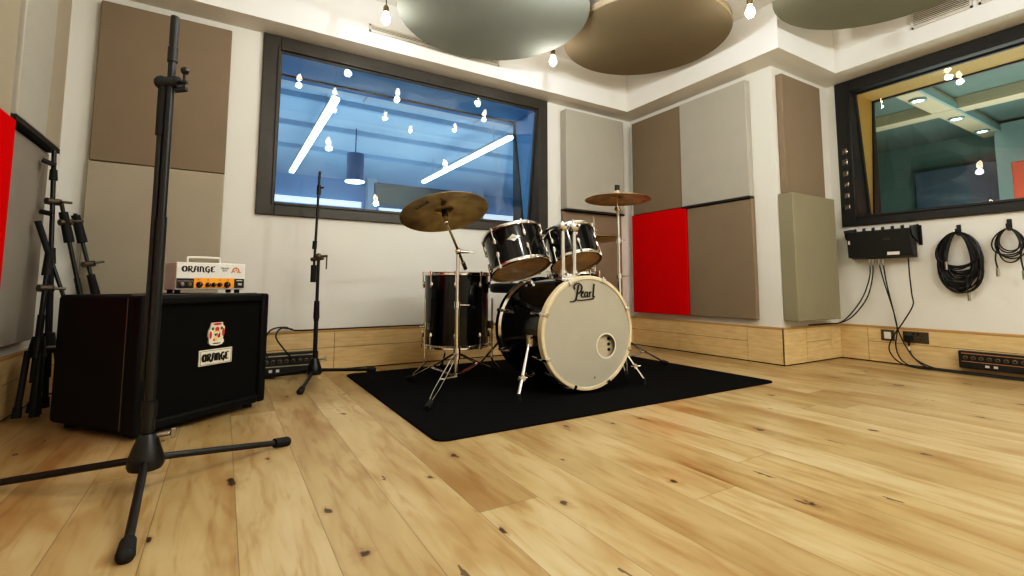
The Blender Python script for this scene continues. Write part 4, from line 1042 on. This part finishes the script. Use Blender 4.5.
# ------------------------------------------------------------------ floor boxes, sockets, cables
def patch_box(label, loc, rz, w, h, d, n, m_strip):
    t = thing('stage_box', label, 'stage box', loc, (0, 0, rz), 'socket boxes along the skirting')
    MB().box2((0, -d, 0), (w, 0, h)).build('case', M_blacksat, t, bevel=.004)
    MB().box2((.015, -d - .002, h * .84), (w - .015, -d, h * .90)).box2((.015, -d - .002, h * .37), (w - .015, -d, h * .42)).build('metal_strip', m_strip, t)
    j = None
    for k in range(n):
        x = .035 + (w - .07) * k / (n - 1)
        if j is None:
            j = MB().lathe([(.006, 0), (.013, 0), (.013, .004), (.010, .006), (.006, .006)], 14, Matrix.Rotation(PI / 2, 4, 'X'), True)  .build('socket', M_gun, t, loc=(x, -d - .001, h * .62))
        else: inst(j, t, (x, -d - .001, h * .62), (0, 0, 0))
    for k in range(2):
        MB().box2((.13 + .04 * k, -d - .002, h * .14), (.15 + .04 * k, -d, h * .27)).build('label_tab', M_white, t)
    return t
patch_box('black socket box with copper strips mounted on the right-hand skirting', (XB - .013, 1.245, .035), -PI / 2, .50, .112, .045, 12, M_copper)
patch_box('black socket box on the skirting between cabinet and microphone stand', (.14, YA - .013, .006), 0, .42, .138, .055, 10, M_steel)

def plate(name, label, cat, y, z, w, h, m):
    t = thing(name, label, cat, (XB - .013, y, z), (0, 0, -PI / 2))
    MB().box2((-w / 2, -.007, -h / 2), (w / 2, 0, h / 2)).build('plate', m, t, bevel=.002)
    return t
t = plate('light_switch', 'grey switch plate with white rocker on the right-hand skirting', 'switch', 1.655, .209, .085, .080, M_gun)
MB().box2((-.022, -.011, -.026), (.022, -.006, .026)).build('rocker', M_white, t, bevel=.002)
t = plate('power_socket', 'double power socket plate on the right-hand skirting', 'power socket', 1.485, .209, .150, .080, M_gun)
for x in (-.035, .040):
    b = MB()
    for dx, dz in ((0, .018), (-.012, -.006), (.012, -.006)): b.box((x + dx, -.0075, dz - .008), (.006, .002, .006))
    b.build('socket_holes', M_ink, t)
for x in (-.012, .016): MB().box2((x - .005, -.010, .016), (x + .005, -.006, .030)).build('switch', M_ink, t, bevel=.001)
t = thing('power_plug', 'black mains plug in the double socket', 'plug', (XB - .020, 1.520, .200), (0, 0, -PI / 2))
MB().box2((-.022, -.030, -.026), (.022, 0, .022)).build('plug_body', M_rubber, t, bevel=.006)
MB().cyl((0, -.018, -.024), (0, -.020, -.055), .007, .005, 10).build('strain_relief', M_rubber, t)
MB().cyl((0, -.0195, -.062), (0, -.020, -.085), .0055, n=10).build('white_tag', M_white, t)

# six small sockets down the window frame
s0 = None
for k in range(6):
    z = 1.672 - .0915 * k
    lab = ('topmost', 'second from top', 'third from top', 'fourth from top', 'fifth from top', 'lowest')[k] + ' silver socket on the left edge of the right-hand window'
    if s0 is None:
        s0 = thing('wall_jack', lab, 'socket', (XB - .022, 1.868, z), (0, 0, -PI / 2), 'silver sockets on the black window frame')
        MB().box2((-.018, -.003, -.020), (.018, 0, .020)).build('plate', M_chrome, s0, bevel=.002)
        MB().lathe([(.006, 0), (.014, 0), (.014, .005), (.006, .005)], 18, Matrix.Translation((0, -.003, -.002)) @ Matrix.Rotation(PI / 2, 4, 'X'), True).build('jack_ring', M_chrome, s0)
        MB().cyl((0, -.0035, -.002), (0, -.004, -.002), .004, n=14).build('jack_hole', M_ink, s0)
    else: dup(s0, (XB - .022, 1.868, z), lab)

# wall mixer
t = thing('wall_mixer', 'black mixer box on brackets under the right-hand window', 'mixer', (XB, 1.640, .785), (0, 0, -PI / 2))
b = MB(); prof = [(-.030, .0), (-.115, .015), (-.128, .205), (-.030, .222)]
b.prism([(-.206, y, z) for y, z in prof], (.412, 0, 0)); b.build('case', M_blacksat, t, bevel=.004)
for x, s_ in ((-.208, -1), (.208, 1)):
    b = MB(); b.prism([(x, 0, .10), (x, -.125, .16), (x, -.145, .225), (x, 0, .245)], (s_ * .006, 0, 0)); b.prism([(x, -.002, .09), (x + s_ * .022, -.002, .09), (x + s_ * .022, -.002, .235), (x, -.002, .235)], (0, .002, 0))
    b.build('bracket', M_black, t)
for k in range(6):
    for q in (0, 1):
        x = -.165 + .061 * k + .018 * q
        MB().cyl((x, -.085 - .02 * q, .212), (x, -.085 - .02 * q, .236), .006, .005, 10).build('knob', M_ink, t)
MB().box2((.055, -.1200, .022), (.130, -.117, .045)).build('white_sticker', M_white, t)
MB().box2((-.198, -.1245, .115), (-.184, -.1205, .145)).build('white_sticker', M_white, t)
text_obj('case_lettering', 'MIX', .026, mat('dim_print', (.10, .095, .085), .6), t, (.06, -.1255, .14), (PI / 2 + .07, 0, 0))

def cable(label, pts, rr=.0042, name='cable', cat='cable', group=None, plug=None, k=6):
    o0 = V(pts[0])
    P = [V(p) - o0 for p in pts]
    o = MB().tube(smooth_path(P, k), rr, 7).build(name, M_cable, loc=o0)
    tag(o, label, cat, group)
    if plug: MB().cyl((0, 0, .004), (0, 0, -.042), .0075, n=10).build('plug', M_steel, o)
    return o
Wx = XB - .035
def WP(y, z, dx=.0): return (Wx - .06 + dx, y, z)
GC = 'cables hanging from the wall mixer'
cable('left of two thin black cables swinging down to the ledge', [(4.24, 1.720, .775), (4.258, 1.728, .66), (4.268, 1.785, .50), (4.262, 1.875, .36), (4.235, 1.945, .287), (4.12, 1.9855, .2795), (3.85, 1.9855, .2795)], group=GC, plug=1)
cable('right of two thin black cables swinging down to the ledge', [(4.225, 1.692, .775), (4.236, 1.700, .66), (4.245, 1.75, .49), (4.238, 1.845, .35), (4.21, 1.925, .290), (4.08, 1.9765, .2795), (3.92, 1.9765, .2795)], group=GC, plug=1)
cable('black signal cable dropping from the mixer middle to the floor run', [(4.24, 1.660, .775), (4.268, 1.645, .62), (4.278, 1.605, .42), (4.282, 1.585, .27), (4.280, 1.60, .14), (4.262, 1.57, .05), (4.246, 1.50, .0065), (4.246, 1.38, .0065), (4.246, 1.20, .0065), (4.246, 1.00, .0065), (4.24, .80, .0065)], group=GC, plug=1)
cable('second black signal cable beside it, looping wide before the floor', [(4.24, 1.632, .775), (4.255, 1.622, .60), (4.262, 1.594, .40), (4.264, 1.572, .25), (4.258, 1.515, .11), (4.238, 1.44, .03), (4.224, 1.36, .0065), (4.224, 1.22, .0065), (4.222, 1.05, .0065), (4.22, .85, .0065)], group=GC, plug=1)
cable('black mains lead winding down from the mixer to the socket loop', [(4.225, 1.468, .78), (4.245, 1.475, .66), (4.246, 1.470, .52), (4.245, 1.468, .44), (4.242, 1.53, .32), (4.240, 1.602, .20), (4.234, 1.625, .11), (4.215, 1.57, .035), (4.202, 1.47, .0065), (4.202, 1.33, .0065), (4.200, 1.18, .0065), (4.198, .95, .0065), (4.198, .82, .0065)], group=GC)
cable('black lead curling from the mains plug to the floor', [(4.29, 1.520, .112), (4.291, 1.505, .07), (4.286, 1.45, .03), (4.272, 1.36, .0065), (4.270, 1.20, .0065), (4.268, 1.02, .0065), (4.266, .85, .0065)], group=GC)

def hook(label, y, z):
    t = thing('wall_hook', label, 'hook', (XB, y, z), (0, 0, -PI / 2), 'coat hooks for cables')
    MB().box2((-.012, -.006, -.03), (.012, 0, .045)).build('back_plate', M_black, t, bevel=.003)
    MB().tube(smooth_path([(0, -.004, .0), (0, -.03, -.022), (0, -.055, -.018), (0, -.060, .012)], 4), .006, 8).build('prong', M_black, t)
hook('black wall hook holding the thick cable coil', 1.205, .955)
hook('black wall hook holding the small cable coil at the right edge', .957, .965)
def coil(label, y, z, wy, hz, n, rr, seed, plugs):
    rnd = random.Random(seed)
    t = thing('cable_coil', label, 'cable coil', (XB - .045, y, z), group='cable coils on wall hooks')
    b = MB()
    for i in range(n):
        w = wy * rnd.uniform(.55, 1.0); h = hz * rnd.choice((rnd.uniform(.55, .8), rnd.uniform(.80, 1.0))); oy = rnd.uniform(-.014, .014); ox = -.028 * i / n + rnd.uniform(-.004, .004)
        pts = []
        for k in range(30):
            a = 2 * PI * k / 30
            yy = w * math.sin(a) * (1 - .18 * math.cos(a)) + oy * (1 - math.cos(a)) / 2; zz = -h + h * math.cos(a)
            pts.append((ox + .010 + .004 * math.sin(3 * a + i), -yy, zz))
        b.tube(pts, rr, 6, True)
    b.build('cable_loops', M_cable, t)
    for (py, z0, z1) in plugs:
        MB().tube(smooth_path([(-.03, py, z0), (-.035, py + .006, (z0 + z1) / 2), (-.032, py, z1)], 5), rr, 7).build('cable_end', M_cable, t)
        MB().cyl((-.032, py, z1), (-.032, py, z1 - .055), .009, n=12).build('connector', M_steel, t)
coil('thick coil of black cable hanging on the wall, under the window', 1.205, .945,   .118, .208, 30, .0046, 3, [(-.045, -.34, -.41), (.06, -.12, -.20)])
coil('thin coil of black cable with hanging connectors at the right edge', .957, .945,   .078, .130, 6, .0042, 5, [(.055, -.14, -.25), (-.06, -.10, -.27)])

cable('black cable trailing along the skirting top behind the microphone stand', [(.26, 3.395, .125), (.235, 3.41, .20), (.27, 3.42, .29), (.36, 3.452, .303), (.42, 3.455, .2805), (.60, 3.458, .2795), (.95, 3.460, .2795), (1.35, 3.461, .2795), (1.75, 3.461, .2795)], .0045, group='cables on the back skirting')
cable('short black cable looping up from the socket box by the stand', [(.40, 3.395, .11), (.35, 3.36, .17), (.30, 3.38, .25), (.33, 3.41, .30), (.40, 3.445, .290)], .0045, group='cables on the back skirting')

# ------------------------------------------------------------------ light
def area(name, loc, rot, sx, sy, e, col):
    l = D.lights.new(name, 'AREA'); l.shape = 'RECTANGLE'; l.size = sx; l.size_y = sy; l.energy = e; l.color = col
    o = D.objects.new(name, l); COL.objects.link(o); o.location = loc; o.rotation_euler = rot; return o
area('blue_room_fill', (2.4, 7.2, .9), (PI, 0, 0), 6, 4, 92, (.62, .84, 1.0))  # unseen uplight added to brighten the far ceiling
area('blue_room_fill', (2.4, 5.0, 1.0), (math.radians(150), 0, 0), 5, .6, 22, (.62, .84, 1.0))  # second unseen fill, added just beyond the wide window
area('booth_fill', (6.6, .9, .9), (PI, 0, 0), 2.2, 2.6, 80, (.92, 1.0, .92))  # unseen area lamp added to brighten the booth
w = D.worlds.new('world'); SC.world = w; w.use_nodes = True
w.node_tree.nodes['Background'].inputs[0].default_value = (.9, .85, .8, 1); w.node_tree.nodes['Background'].inputs[1].default_value = .05
SC.view_settings.view_transform = 'Standard'
SC.view_settings.exposure = 0
SC.view_settings.use_curve_mapping = True
cm = SC.view_settings.curve_mapping
cc = cm.curves[3]
cc.points[0].location = (0, 0); cc.points[1].location = (1, .96)
for p_ in ((.03, .012), (.14, .10), (.42, .41), (.70, .72)): cc.points.new(*p_)
cm.update()
SC.cycles.max_bounces = 10; SC.cycles.transparent_max_bounces = 16
SC.cycles.use_denoising = True
SC.cycles.sample_clamp_indirect = 6
